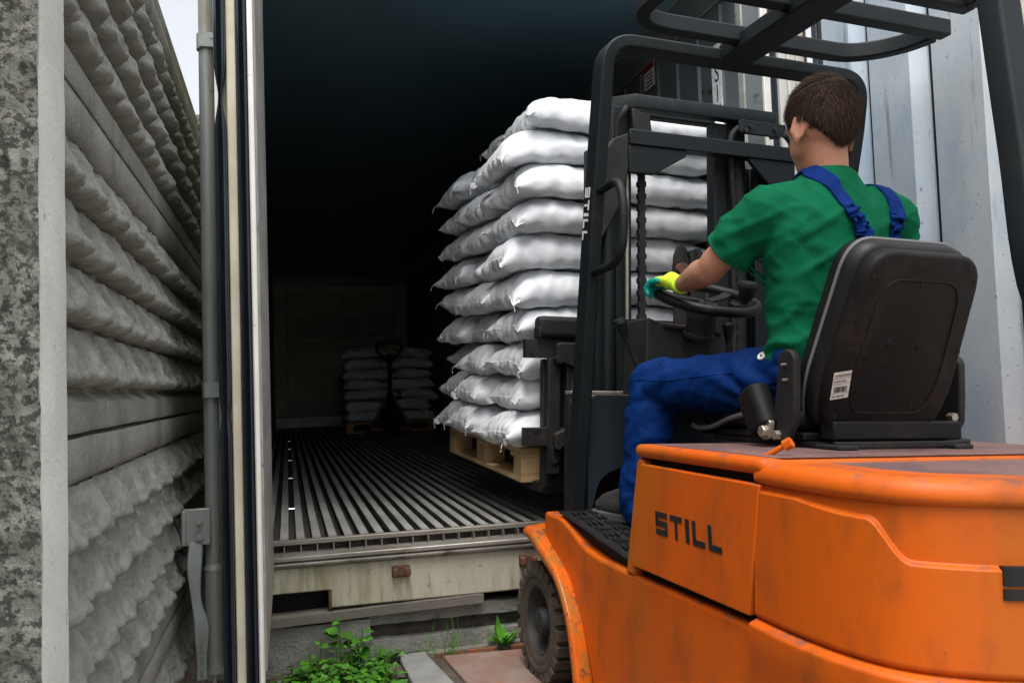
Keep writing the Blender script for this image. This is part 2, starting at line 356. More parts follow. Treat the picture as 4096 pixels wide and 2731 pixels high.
# ------------------------------------------------------------------ ground
def gz(x, y):
    z = -0.048 * sst(0.95, 1.95, x) if y > -2 and y < 3.5 else 0.0
    if y < 2.0: return -.10
    return z + 0.010 * nz((x, y, 0), 2.3) + 0.006 * nz((x, y, 3), 7.0)
_xs = [-150, -40, -12, -4, -2, -1] + [(-.6 + .06 * i) for i in range(0, 48)] + [2.5, 3.5, 6, 14, 45, 150]
_ys = [-150, -40, -10, -4, -2, 0, 1.0, 1.6, 2.0] + [2.3 + .05 * i for i in range(0, 28)] + [4.2, 6, 9, 14, 22, 50, 150]
b = MB(); b.add([(x, y, gz(x, y)) for x in _xs for y in _ys], [(i * len(_ys) + j, (i + 1) * len(_ys) + j, (i + 1) * len(_ys) + j + 1, i * len(_ys) + j + 1) for i in range(len(_xs) - 1) for j in range(len(_ys) - 1)])
tag(b.build("ground", MT['soil'], smooth=180), kind="structure")

b = MB(); b.prism([(-60, -80), (60, -80), (60, 2.05), (-60, 2.05)], 'z', -.08, -.052); tag(b.build("added_bounce_sheet", MT['bounce_sheet']), kind="structure")  # unseen pale sheet behind the camera, added to bounce light into the container

# ------------------------------------------------------------------ concrete footing under the container
foot = empty("concrete_footing", Matrix.Translation((0, 0, 0)))
tag(foot, "rough grey concrete footing under the container with a long slot", "footing")
def rough_box(x0, x1, y0, y1, z0, z1, amp, sx, seed, step=.05):
    bm = bmesh.new()
    bmesh.ops.create_cube(bm, size=1.0)
    for v in bm.verts: v.co = Vector((x0 + (v.co.x + .5) * (x1 - x0), y0 + (v.co.y + .5) * (y1 - y0), z0 + (v.co.z + .5) * (z1 - z0)))
    def cut(axis, lo, hi, st):
        n = int((hi - lo) / st)
        for i in range(1, n):
            co = [0, 0, 0]; no = [0, 0, 0]; co[axis] = lo + (hi - lo) * i / n; no[axis] = 1
            bmesh.ops.bisect_plane(bm, geom=bm.verts[:] + bm.edges[:] + bm.faces[:], plane_co=co, plane_no=no)
    cut(0, x0, x1, step)
    if z1 - z0 > .06: cut(2, z0, z1, .03)
    for v in bm.verts:
        n = Vector((nz(v.co, sx, seed), nz(v.co, sx, seed + 5), nz(v.co, sx, seed + 9)))
        v.co += n * amp
    me = bpy.data.meshes.new("m"); bm.to_mesh(me); bm.free(); return me
def rough_obj(name, args, m, parent, sm=40):
    me = rough_box(*args); me.name = name; me.materials.append(m); smooth_mesh(me, sm); return link(name, me, parent)
rough_obj("footing_slab", (-.9, 2.7, 3.50, 15.2, -.1, .165, .003, 9, 1, .12), MT['conc'], foot)
rough_obj("upper_strip", (.20, 2.6, 3.445, 3.50, .138, .186, .0045, 14, 2, .03), MT['conc'], foot)
rough_obj("lower_strip", (.26, 2.6, 3.43, 3.50, .022, .082, .0045, 14, 3, .03), MT['conc'], foot)
rough_obj("end_block", (-.55, .29, 3.415, 3.50, -.05, .172, .0055, 11, 4, .03), MT['conc'], foot)
rough_obj("slot_mortar", (.28, 2.6, 3.478, 3.50, .07, .15, .014, 18, 6, .03), MT['drain'], foot)

def plank(name, x0, x1, y0, y1, z0, z1, rz, m, label=None, cat=None, parent=None, tilt=0, seed=1):
    me = rough_box(-(x1 - x0) / 2, (x1 - x0) / 2, -(y1 - y0) / 2, (y1 - y0) / 2, -(z1 - z0) / 2, (z1 - z0) / 2, .002, 16, seed, .08)
    me.name = name; me.materials.append(m); smooth_mesh(me, 40)
    o = link(name, me, parent, None, Matrix.Translation(((x0 + x1) / 2, (y0 + y1) / 2, (z0 + z1) / 2)) @ Matrix.Rotation(rz, 4, 'Z') @ Matrix.Rotation(tilt, 4, 'Y'))
    if label: tag(o, label, cat)
    return o
plank("timber", -.20, .745, 3.395, 3.49, .186, .219, 0, MT['oldwood'], "weathered grey timber beam wedged under the container sill", "timber", tilt=-.022, seed=2)
plank("timber", .38, 1.15, 3.385, 3.425, .005, .028, .01, MT['oldwood'], "thin grey timber strip lying along the foot of the footing", "timber", tilt=-.02, seed=3)
# paving by the weeds
def slab_obj(name, pts, z0, z1, m, label, cat, seed):
    b = MB(); b.prism(pts, 'z', z0, z1); o = b.build(name, m, bevel=.006); tag(o, label, cat); return o
slab_obj("paving_slab", [(.395, 3.40), (.50, 3.405), (.60, 2.55), (.42, 2.52)], -.03, .030, MT['slab'], "narrow grey concrete paving slab beside the weeds", "slab", 1)
slab_obj("steel_plate", [(.565, 3.37), (1.22, 3.31), (1.24, 2.3), (.66, 2.3)], -.004, .016, MT['rustplate'], "flat reddish rusty plate on the ground by the front tyre", "plate", 2)
for i, (x, y, rz) in enumerate([(.60, 3.405, .03), (.73, 3.40, -.05), (.90, 3.39, .02)]):
    o = plank("brick", x - .06, x + .06, y - .03, y + .03, -.03, .022, rz, MT['brick'], seed=10 + i)
    tag(o, ["broken orange brick nearest the paving slab", "middle orange brick under the footing strip", "orange brick half hidden behind the dock plant"][i], "brick", "loose bricks at the foot of the footing")

# ------------------------------------------------------------------ container
CX0, CX1, CY0, CY1, CZ0, CZ1 = -.22, 2.04, 3.485, 14.6, .485, 2.96
con = empty("shipping_container", Matrix.Translation((0, 0, 0)))
tag(con, "open white refrigerated shipping container with dark interior and slatted metal floor", "container")
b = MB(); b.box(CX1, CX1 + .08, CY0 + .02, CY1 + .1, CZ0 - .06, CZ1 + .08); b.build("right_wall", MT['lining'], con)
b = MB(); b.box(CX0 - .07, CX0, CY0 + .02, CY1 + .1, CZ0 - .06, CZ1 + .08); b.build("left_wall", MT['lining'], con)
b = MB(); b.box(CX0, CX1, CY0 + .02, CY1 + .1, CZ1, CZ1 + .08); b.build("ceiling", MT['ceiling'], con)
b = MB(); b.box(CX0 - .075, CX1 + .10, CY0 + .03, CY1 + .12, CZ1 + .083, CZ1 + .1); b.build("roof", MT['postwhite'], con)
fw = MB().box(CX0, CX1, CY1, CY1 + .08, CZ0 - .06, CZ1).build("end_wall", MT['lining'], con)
MB().box(CX0, CX1, CY0 + .03, CY1, CZ0 - .10, CZ0 - .048).build("channel_floor", MT['drain'], con)
# boards on the end wall
def board(x0, x1, z0, z1, d=.03):
    MB().box(x0 + .006, x1 - .006, CY1 - d, CY1 - .002, z0 + .006, z1 - .006).build("plank", MT['board'], fw, bevel=.006)
board(-.20, .01, .68, 2.84, .036); board(1.77, 2.0, .68, 2.84, .036)
for z0, z1 in ((2.70, 2.83), (2.27, 2.70), (1.98, 2.27), (1.80, 1.98), (1.33, 1.80), (.86, 1.33)): board(.01, 1.77, z0, z1, .026 + .006 * (z0 < 1.9))
board(.10, .95, 1.0, 1.72, .045); board(.6, 1.2, 1.45, 1.62, .055)
MB().box(-.19, 2.02, CY1 - .05, CY1 - .04, CZ0 + .01, .655).build("kick_plate", MT['kick'], fw, bevel=.004)
# ribs on the side walls
rib = MB().prism([(-.018, 0), (.018, 0), (.010, .014), (-.010, .014)], 'z', CZ0 + .02, CZ1 - .12).mesh("wall_rib", MT['rib'])
k = 0
y = 3.60
while y < CY1 - .1:
    link("wall_rib", rib, con, None, Matrix.Translation((CX1, y, 0)) @ Matrix.Rotation(R(90), 4, 'Z'))
    link("wall_rib", rib, con, None, Matrix.Translation((CX0, y, 0)) @ Matrix.Rotation(R(-90), 4, 'Z'))
    y += .236
# ceiling trim
b = MB(); b.prism([(CX1 - .002, CZ1 - .10), (CX1 - .012, CZ1 - .10), (CX1 - .115, CZ1 - .008), (CX1 - .115, CZ1 - .002)], 'y', CY0 + .03, CY1 - .01)
b.build("ceiling_trim", MT['lining'], con)
for p in ((CX1 - .014, CZ1 - .10), (CX1 - .117, CZ1 - .007)):
    MB().box(p[0] - .006, p[0], CY0 + .03, CY1 - .02, p[1] - .006, p[1]).build("trim_edge", MT['alu'], con)
# T section floor rails
PITCH = .0625
tm = MB(); 
prof = [(-.016, 0), (.016, 0), (.016, -.006), (.0025, -.006), (.0025, -.048), (-.0025, -.048), (-.0025, -.006), (-.016, -.006)]
tm.prism(prof, 'y', CY0 + .032, CY1 - .06); rail_me = tm.mesh("floor_rail", MT['alu'])
web_me = MB().box(-.0022, .0022, 3.452, 3.512, .4395, .4665).mesh("slot_web", MT['sill'])
for k in range(-3, 33):
    x = -.0235 + k * PITCH
    link("floor_rail", rail_me, con, None, Matrix.Translation((x, 0, CZ0)))
    link("slot_web", web_me, con, None, Matrix.Translation((x, 0, 0)))
MB().box(CX0, CX1, CY0 - .004, CY0 + .030, .467, CZ0 + .001).build("threshold_lip", MT['sill'], con, bevel=.003)
MB().box(CX0, CX1, 3.513, 3.53, .40, .467).build("slot_back", MT['drain'], con)
MB().box(CX0 - .1, CX1 + .1, 3.385, 3.513, .421, .4395).build("sill_plate", MT['sill'], con, bevel=.004)
b = MB(); b.sweep([(CX0 - .1, 3.41, .408), (CX1 + .1, 3.41, .408)], [(math.cos(a) * .02, math.sin(a) * .013) for a in [2 * math.pi * i / 14 for i in range(14)]], up=(0, 0, 1)); b.build("sill_moulding", MT['sill'], con, smooth=50)
b = MB(); b.prism([(-.30, .394), (2.33, .394), (2.33, .228), (.142, .228), (.142, .297), (-.10, .297), (-.10, .228), (-.30, .228)], 'y', 3.415, 3.50)
b.build("front_rail", MT['cream'], con, bevel=.006)
MB().box(.138, .150, 3.409, 3.52, .224, .30).build("pocket_edge", MT['rusty'], con, bevel=.003)
MB().box(-.28, 2.33, 3.55, 14.6, .20, .38).build("underframe", MT['black'], con)
MB().box(CX0 - .09, CX1 + .09, 3.44, 3.513, .385, .42).build("sill_core", MT['drain'], con)
def keeper(x, z):
    p = MB().box(x - .036, x + .036, 3.398, 3.416, z - .026, z + .02).build("lock_keeper", MT['rusty'], con, bevel=.006)
    for s in (-1, 1):
        MB().prism([(x + s * .024 - .012, z - .02), (x + s * .024 + .012, z - .016), (x + s * .024 + .010, z + .014), (x + s * .024 - .010, z + .012)], 'y', 3.372, 3.3985).build("lug", MT['rusty'], p, bevel=.004)
keeper(.418, .350); keeper(.936, .350)
# right jamb
MB().box(2.036, 2.122, 3.40, 3.50, .44, 3.1).build("right_jamb", MT['lining'], con, bevel=.003)
MB().box(2.026, 2.035, 3.397, 3.44, .44, 2.95).build("jamb_edge", MT['alu'], con)
for x0, x1, m, y0 in ((2.124, 2.158, 'white', 3.385), (2.160, 2.196, 'gasket', 3.392)):
    MB().box(x0, x1, y0, 3.46, .30, 3.1).build("jamb_strip", MT[m], con, bevel=.004)
pst = MB().prism([(2.198, 3.50), (2.198, 3.375), (2.228, 3.375), (2.232, 3.392), (2.240, 3.392), (2.244, 3.372), (2.275, 3.372), (2.279, 3.388), (2.286, 3.388), (2.290, 3.37), (2.334, 3.37), (2.334, 3.50)], 'z', .2, 3.1).build("corner_post", MT['postwhite'], con, bevel=.002)
MB().box(2.300, 2.328, 3.345, 3.3695, 2.40, 2.47).build("hinge_lug", MT['rusty'], pst, bevel=.006)
MB().box(2.300, 2.328, 3.345, 3.3695, .9, .98).build("hinge_lug", MT['rusty'], pst, bevel=.006)
MB().box(2.327, 2.336, 3.36, 3.3695, .2, 3.08).build("rust_line", MT['rusty'], pst)
MB().box(-.300, -.225, 3.40, 3.50, .2, 3.1).build("corner_post", MT['postwhite'], con, bevel=.004)
MB().box(CX0 - .08, 2.2, 3.40, 3.50, CZ1 - .02, 3.09).build("header", MT['postwhite'], con, bevel=.004)
# notices on the right wall
s = MB().box(2.0245, 2.0262, 3.585, 3.680, 1.2, 2.66).build("notice_strip", MT['white_ink'], con)
for ch, z in (("S", 2.50), ("I", 2.40), ("H", 2.30)):
    me = text_mesh(ch, .125, 0.0004, 'CENTER'); me.materials.append(MT['ink'])
    link("letter", me, s, None, Matrix.Translation((2.0238, 3.632, z - .02)) @ Matrix(((0, 0, -1, 0), (-1, 0, 0, 0), (0, 1, 0, 0), (0, 0, 0, 1))) @ Matrix.Scale(.8, 4, (1, 0, 0)))
s = MB().box(2.0245, 2.0262, 4.325, 4.465, 2.715, 2.86).build("warning_sticker", MT['white_ink'], con)
MB().box(2.0236, 2.0243, 4.327, 4.463, 2.815, 2.858).build("red_band", MT['red'], s)
for i in range(4): MB().box(2.0236, 2.0243, 4.345 + .006 * (i % 2), 4.445 - .012 * (i % 3), 2.728 + i * .021, 2.738 + i * .021).build("text_line", MT['red'], s)
# drain clips in one channel
for y in (4.45, 6.05, 7.65, 9.2, 10.7):
    MB().cyl((-.011 + .006, y, CZ0 - .004), (.018 + .006, y, CZ0 - .004), .009, n=10).build("rail_clip", MT['chrome'], con, smooth=40)

# ---- left door, swung open, seen on its free edge
DY0, DY1, DZ0, DZ1 = 2.2, 3.34, .36, 3.05
ld = MB().box(-.148, -.066, DY0 + .02, DY1, DZ0, DZ1).build("left_door", MT['cream'], con, bevel=.003)
MB().box(-.0655, -.0615, DY0 + .03, DY1, DZ0 + .02, DZ1 - .02).build("inner_skin", MT['alu'], ld)
MB().box(-.131, -.108, DY0 - .004, DY0 + .0195, DZ0, DZ1).build("edge_strip", MT['cream2'], ld, bevel=.003)
MB().box(-.0795, -.0655, DY0 - .022, DY0 + .0195, DZ0 - .03, DZ1).build("seal_lip", MT['white'], ld, bevel=.004)
# gaskets: folded rubber profiles with dents
def gasket(x0, x1, y, dents, name, seed):
    b = MB(); n = 150
    def fn(u, w):
        z = DZ0 - .02 + (DZ1 - DZ0 + .02) * u
        d = sum(a * math.exp(-((z - zc) / sgm) ** 2) for zc, sgm, a in dents)
        xa = x0 + .35 * d * (x1 - x0) + .0012 * nz((0, 0, z), 6, seed); xb = x1 - .35 * d * (x1 - x0) + .0012 * nz((0, 0, z), 5, seed + 3)
        prof_ = [(0, .03), (0, 0), (.10, -.018), (.30, -.022), (.42, -.008), (.5, -.004), (.58, -.008), (.72, -.022), (.92, -.018), (1, 0), (1, .03)]
        t = w * (len(prof_) - 1); i = min(int(t), len(prof_) - 2); f = t - i
        px = prof_[i][0] * (1 - f) + prof_[i + 1][0] * f; py = prof_[i][1] * (1 - f) + prof_[i + 1][1] * f
        return (xa + (xb - xa) * px, y + py * (1 - .6 * d), z)
    b.grid(fn, n, 20); o = b.build(name, MT['gasket'], ld, smooth=60); sd = o.modifiers.new("s", 'SOLIDIFY'); sd.thickness = .003; return o
gasket(-.161, -.132, DY0 - .002, [(1.80, .05, 1.0), (1.01, .03, .45)], "gasket", 1)
gasket(-.1075, -.080, DY0 + .0, [], "gasket", 2)
# lock rod on the outer face with brackets and cam handle
rx, ry = -.1965, 2.36
lr = MB().cyl((rx + .004, ry, .36), (rx + .004, ry, .615), .0235, n=24).cyl((rx + .003, ry, .615), (rx + .003, ry, .63), .0245, .019, n=24).cyl((rx + .003, ry, .63), (rx + .008, ry, 3.0), .0195, n=24).build("lock_rod", MT['rod'], ld, smooth=40)
for z in (2.0, 1.075): 
    br = MB().cyl((rx + .005, ry, z - .021), (rx + .005, ry, z + .021), .0235, n=20).box(rx - .010, -.1485, ry - .026, ry - .018, z - .019, z + .019).build("rod_bracket", MT['rod'], ld, smooth=30)
    MB().cyl((rx + .022, ry - .028, z + .008), (rx + .022, ry - .020, z + .008), .006, n=8).build("rivet", MT['rod'], br)
MB().cyl((rx + .004, ry, .355), (rx + .004, ry, .366), .028, n=20).build("rod_foot", MT['rod'], ld, smooth=30)
pl = MB().box(-.262, -.196, ry - .034, ry - .022, .682, .775).box(-.266, -.254, ry - .045, ry - .0, .684, .773).build("handle_plate", MT['rod'], ld, bevel=.003)
for z in (.745, .705): MB().cyl((-.222, ry - .0465, z), (-.222, ry - .034, z), .009, .008, n=8).build("bolt", MT['rod'], pl, smooth=30)
hp = smooth_path([(-.232, ry - .03, .69), (-.236, ry - .04, .62), (-.232, ry - .045, .545), (-.220, ry - .05, .49), (-.220, ry - .05, .43), (-.221, ry - .05, .352)], 6)
hw = [.024, .02, .017, .018, .017, .016]
hd = MB().sweep(hp, [(-.5, -.22), (.5, -.22), (.5, .22), (-.5, .22)], up=(0, 1, 0), scale=[.030 + .006 * math.sin(i * .4) for i in range(len(hp))]).build("cam_handle", MT['rod'], ld, bevel=.003)
me = text_mesh("SAE JIN IND.C", .0185, .0008); me.materials.append(MT['conc'])
link("embossed_letters", me, hd, None, Matrix.Translation((-.2145, ry - .0585, .356)) @ Matrix(((0, -1, 0, 0), (0, 0, -1, 0), (1, 0, 0, 0), (0, 0, 0, 1))))

# ---- right door, swung open, ribbed inner skin
rdX = 2.30
rd = MB().box(rdX + .025, rdX + .10, 2.21, 3.27, .36, 3.05).build("right_door", MT['cream'], con, bevel=.003)
prof = []; y = 2.215; prof.append((y, 0.022))
while y < 3.10:
    prof += [(y + .05, .022), (y + .105, -.014), (y + .325, -.014), (y + .338, .022)]; y += .338
prof.append((3.17, .022)); prof = [(min(a, 3.17), d) for a, d in prof]
b = MB()
vs = []; fs = []
for i, (yy, dd) in enumerate(prof):
    for j in range(13): vs.append((rdX + dd, yy, .40 + (3.0 - .40) * j / 12))
for i in range(len(prof) - 1):
    for j in range(12): fs.append((i * 13 + j, i * 13 + j + 1, (i + 1) * 13 + j + 1, (i + 1) * 13 + j))
b.add(vs, fs); o = b.build("ribbed_skin", MT['doorskin'], rd); sd = o.modifiers.new("s", 'SOLIDIFY'); sd.thickness = .002; sd.offset = 1
for yv in (2.215, 2.553, 2.891):  # dark strips standing in for the shade in the valleys beside the ribs
    MB().box(rdX + .0165, rdX + .0215, yv + .030, yv + .037, .41, 2.99).build("groove_shade_strip", MT['char'], rd)
for y0, y1 in ((3.175, 3.205), (3.215, 3.245)):
    MB().box(rdX - .012, rdX + .03, y0, y1, .36, 3.05).build("gasket", MT['gasket'], rd, bevel=.006)
MB().box(rdX + .001, rdX + .03, 3.2465, 3.272, .36, 3.05).build("edge_strip", MT['gasket'], rd, bevel=.004)
MB().box(rdX + .002, rdX + .03, 2.190, 2.208, .36, 3.05).build("edge_strip", MT['white'], rd, bevel=.004)

# ------------------------------------------------------------------ concrete fence with stone pattern
fence = empty("concrete_fence", Matrix.Translation((-.32, 1.2, 0)))
tag(fence, "grey concrete panel fence with cast stone pattern left of the container", "fence")
FX = .022                                       # panel face in fence coordinates (x = world + .32)
SW, SH = .178, .0855
def stone_mesh(seed, w=SW, h=SH):
    rnd = random.Random(seed); b = MB(); nu, nv = 18, 16
    ph = rnd.uniform(0, 6); wob = rnd.uniform(.8, 1.2)
    def fn(u, v):
        sn = max(0.0, math.sin(u * math.pi)); yy = (u - .5) * w; t = v                  # v: 0 bottom .. 1 top
        bul = max(0.0, 1 - abs(2 * u - 1) ** 4.2) ** .5
        if t < .16: pr = math.sqrt(max(0.0, 1 - (1 - t / .16) ** 2))
        else: pr = 1 - .60 * ((t - .16) / .84) ** 1.3
        lump = 1 + .38 * nz((u * 2.2, v * 1.3, seed), 1.5, seed) * wob + .10 * sn * math.sin(u * 14 + ph) * (1 - t)
        dep = .002 + .012 * (1 - t) * min(1, t * 6) + .032 * bul * pr * lump + .006 * bul * nz((u * 7, v * 5, seed * 3), 1.2, seed)
        if t < .001: dep = -.010
        zb = -.003 * sn + .004 * (1 - sn) + .004 * nz((u * 3, seed, 0), 1.0, seed)
        return (dep, yy, zb * (1 - t) ** 2 + .004 + t * h)
    b.grid(fn, nu, nv); return b.mesh("stone", MT['concfence'], smooth=180, fix=True)
stones = [stone_mesh(s) for s in range(10)]
def fence_panel(y0, y1, z0, parent, detail, rows_first):
    L_ = y1 - y0; b = MB()
    b.box(-.03, FX - .012, y0, y1, z0 + .002, z0 + .496)
    pn = b.build("panel", MT['concfence'], parent)
    for za, zb, sl in ((z0 + .002, z0 + .050, 1), (z0 + .430, z0 + .494, -1)):
        q = MB()
        if sl > 0: poly = [(-.02, za), (.030, za), (.033, za + .006), (.031, zb - .004), (.008, zb + .012)]
        else: poly = [(-.02, za - .010), (.022, za), (.032, za + .012), (.033, zb - .006), (.030, zb), (-.02, zb)]
        n = 40; vs = []; m_ = len(poly)
        for i in range(n + 1):
            yy = y0 + L_ * i / n
            for (px, pz) in poly: vs.append((px + .0012 * nz((px * 3, yy, pz), 9, za), yy, pz + .0012 * nz((px, yy, pz * 3), 8, zb)))
        q.add(vs, [(i * m_ + j, i * m_ + (j + 1) % m_, (i + 1) * m_ + (j + 1) % m_, (i + 1) * m_ + j) for i in range(n) for j in range(m_)])
        q.build("panel_border", MT['concfence'], pn, smooth=50)
    rnd = random.Random(int(z0 * 100) + int(y0 * 10) + 500); nst = int(L_ / SW) + 1
    joined = MB() if not detail else None
    for r in range(4 if detail or True else 0):
        off = rnd.uniform(-.09, 0); zz = z0 + .062 + r * .0915
        for i in range(nst + 1):
            yc = y0 + off + (i + .5) * SW; w = 1.0
            lo_, hi_ = max(y0, yc - SW / 2), min(y1, yc + SW / 2)
            if hi_ - lo_ < .03: continue
            w = (hi_ - lo_) / SW; yc = (lo_ + hi_) / 2
            xf = Matrix.Translation((FX - .014, yc, zz)) @ Matrix.Diagonal((1, w, 1.0, 1))
            sm_ = stones[rnd.randrange(10)]
            if detail: link("stone", sm_, pn, None, xf)
            else:
                joined.add([v.co[:] for v in sm_.vertices], [list(p.vertices) for p in sm_.polygons], xf)
    if joined is not None: tag(joined.build("stone_relief", MT['concfence'], pn, smooth=180), kind="stuff")
back_bay = empty("fence_bay", Matrix.Translation((-.075, 0, 0)), fence)
for i in range(4):
    fence_panel(.0, 2.0, .013 + .4995 * i, fence, True, i)
    fence_panel(-2.2, -.13, .013 + .4995 * i, back_bay, False, i)
    fence_panel(2.13, 4.2, .013 + .4995 * i, fence, False, i)
MB().box(-.035, .030, .0, 2.0, 2.012, 2.05).build("coping", MT['concfence'], fence, bevel=.006)
def fence_post(y0, y1):
    n = 46; b = MB(); poly = [(-.014, y0), (.046, y0), (.050, y0 + .006), (.052, y1 - .006), (.046, y1), (-.014, y1)]
    vs = []; m_ = len(poly)
    for i in range(n + 1):
        z = 2.12 * i / n - .05
        for j, (px, py) in enumerate(poly):
            rough_ = .004 if j < 3 else .0015
            vs.append((px + rough_ * nz((px, py, z), 14, 1), py + rough_ * nz((py, px, z), 13, 2), z))
    b.add(vs, [(i * m_ + j, i * m_ + (j + 1) % m_, (i + 1) * m_ + (j + 1) % m_, (i + 1) * m_ + j) for i in range(n) for j in range(m_)] + [tuple(n * m_ + j for j in range(m_))])
    o = b.build("post", MT['concpostface'], fence, smooth=40)
    # coarse-grained near face of the post
    q = MB()
    def fn(u, v):
        z = -.05 + 2.12 * u; x = -.014 + .062 * v
        return (x, y0 - .006 - .010 * abs(nz((x * 1.5, 0, z), 26, 4)) - .004 * nz((x, 0, z), 60, 7), z)
    q.grid(fn, 420, 26); q.build("rough_face", MT['concpost'], o, smooth=180)
fence_post(-.115, -.012); fence_post(2.01, 2.12)

# ------------------------------------------------------------------ shrubs behind the container door
def bush(name, c, rad, n, label, seed):
    rnd = random.Random(seed); e = empty(name, Matrix.Translation((c[0], c[1], 0))); tag(e, label, "tree", "trees beyond the container")
    MB().tube(smooth_path([(0, 0, -.05), (.05, .03, c[2] * .5), (0, 0, c[2])], 4), .05, 7).build("trunk", MT['oldwood'], e, smooth=60)
    b = MB()
    for i in range(n):
        d = Vector((rnd.gauss(0, 1), rnd.gauss(0, 1), rnd.gauss(0, 1))).normalized(); k = rnd.uniform(.35, 1) ** .5
        cl = 1 + .35 * nz(d, 2.2, seed)
        p = Vector((d.x * rad[0], d.y * rad[1], d.z * rad[2])) * k * cl + Vector((0, 0, c[2]))
        a = Vector((rnd.uniform(-1, 1), rnd.uniform(-1, 1), rnd.uniform(-.6, .6))).normalized() * rnd.uniform(.05, .09); q = a.orthogonal().normalized() * a.length * .45
        b.add([p - a, p + q, p + a, p - q], [(0, 1, 2, 3)])
    tag(b.build("crown", MT['leaf'], e, fix=False), kind="stuff")
bush("tree", (4.7, 6.3, 2.3), (1.0, 1.0, 1.0), 7000, "green leafy tree glimpsed behind the container corner post", 3)
bush("tree", (4.6, 3.6, 2.2), (1.1, 1.1, 1.7), 9000, "dark green tree at the far right behind the forklift guard post", 4)
# ------------------------------------------------------------------ forklift (local frame: x right, y forward, z up, origin on the ground under the front axle)
YAW, ROLL = R(4.0), R(2.6)
FO = Vector((1.43, 2.98, 0)); PV = Vector((-.5, 0, 0))
FROT = Matrix.Rotation(YAW, 4, 'Z') @ Matrix.Translation(PV) @ Matrix.Rotation(ROLL, 4, 'Y') @ Matrix.Translation(-PV)
FM = Matrix.Translation(FO) @ FROT
fk = empty("forklift", FM)
tag(fk, "orange forklift truck with black overhead guard lifting a pallet of sacks", "forklift")

# ---- lower body
b = MB()
prof = [(.02, .605), (-.14, .600), (-.22, .575), (-.335, .535), (-.45, .522), (-.66, .518), (-1.262, .518), (-1.262, .10), (-.42, .10), (-.36, .22), (-.28, .34), (-.16, .43), (.02, .46)]
b.prism(rpoly(prof, .02, 3), 'x', -.575, .575); body = b.build("lower_body", MT['orange'], fk, bevel=.012, seg=3)
# frame post in front of the battery panel
b = MB(); b.prism([(-.640, .515), (-.690, .515), (-.745, .835), (-.722, .846), (-.708, .836)], 'x', -.578, .578)
b.build("frame_edge", MT['orange'], fk, bevel=.007)
MB().box(-.55, .55, -1.262, -.70, .50, .86).build("battery_box", MT['black'], fk)
# battery side panel with the maker's letters
def side_panel(xa, xb):
    b = MB(); b.prism([(-.692, .545), (-.748, .830), (-1.296, .826), (-1.252, .540)], 'x', xa, xb); return b
pan = side_panel(-.586, -.562).build("battery_panel", MT['orange'], fk, bevel=.004, seg=3)
side_panel(.562, .586).build("battery_panel", MT['orange'], fk, bevel=.006, seg=3)
def strokes(ch):
    t = .24
    return {'S': [(0, 1 - t, 1, 1), (0, .5 - t / 2, t * .9, 1 - t), (0, .5 - t / 2, 1, .5 + t / 2), (1 - t * .9, 0, 1, .5 - t / 2), (0, 0, 1 - t * .9, t)],
            'T': [(0, 1 - t, 1, 1), (.5 - t * .45, 0, .5 + t * .45, 1 - t)], 'I': [(0, 0, 1, 1)], 'L': [(0, 0, .27, 1), (.27, 0, 1, t)]}[ch]
def letter(ch, w, h, parent, m, xf, th=.0012, sh=None):
    b = MB()
    for x0, y0, x1, y1 in strokes(ch): b.box(x0 * w, x1 * w, y0 * h, y1 * h, 0, th, xf=sh)
    return b.build("letter", m, parent, xf=xf)
# on the panel: text runs toward the rear (-y), reads from the left side
xx = 0; W_ = .052
for ch, w in (('S', .062), ('T', .060), ('I', .018), ('L', .056), ('L', .056)):
    sh = Matrix(((1, -.10, 0, 0), (0, 1, 0, 0), (0, 0, 1, 0), (0, 0, 0, 1)))
    letter(ch, w, .058, pan, MT['ink'], Matrix.Translation((-.5866, -.838 - xx, .655)) @ Matrix(((0, 0, -1, 0), (-1, 0, 0, 0), (0, 1, 0, 0), (0, 0, 0, 1))), .0012, sh)
    xx += w + .0155
# hood over the battery
b = MB(); b.box(-.585, .585, -1.305, -.705, .846, .882); hood = b.build("hood", MT['orange'], fk, bevel=.016, seg=4)
MB().prism(rrect(-.545, .545, -1.30, -.735, .02), 'z', .8822, .8832).build("hood_dirt_mat", MT['hood'], hood)
MB().cyl((-.50, -1.20, .880), (-.475, -1.235, .905), .0065, n=10).cyl((-.4752, -1.2345, .9045), (-.466, -1.248, .914), .013, n=6).build("hood_bolt", MT['orange'], hood)

# ---- counterweight: shell over a rounded plan with a stepped upper band
plan = [(-.583, -1.272), (-.590, -1.36), (-.592, -1.46), (-.583, -1.565), (-.553, -1.655), (-.488, -1.722), (-.395, -1.772), (-.2, -1.835), (0, -1.85)]
plan = plan + [(-x, y) for x, y in plan[:-1][::-1]]
pc = smooth_path([(x, y, 0) for x, y in plan], 18)
pn_ = []
for i in range(len(pc)):
    t = pc[min(i + 1, len(pc) - 1)] - pc[max(i - 1, 0)]; t.normalize(); pn_.append(Vector((t.y, -t.x, 0)))
def crease(p):                         # height of the step line along the plan
    y = p.y; ax = abs(p.x)
    if y > -1.60: return .823 - .026 * sst(-1.272, -1.60, y)
    return .797 - .072 * sst(-1.60, -1.675, y)
ZTOP = [.872, .874, .8735, .870, .862, .852, .842, .834, .829, .826, .822]; NCR = 22
ZL = ZTOP + [None] * NCR + [.66, .65, .62, .59, .57, .556, .548, .544, .541, .538, .534, .530, .526, .52, .512, .50, .48, .45, .40, .35, .30, .25, .2, .15, .12]
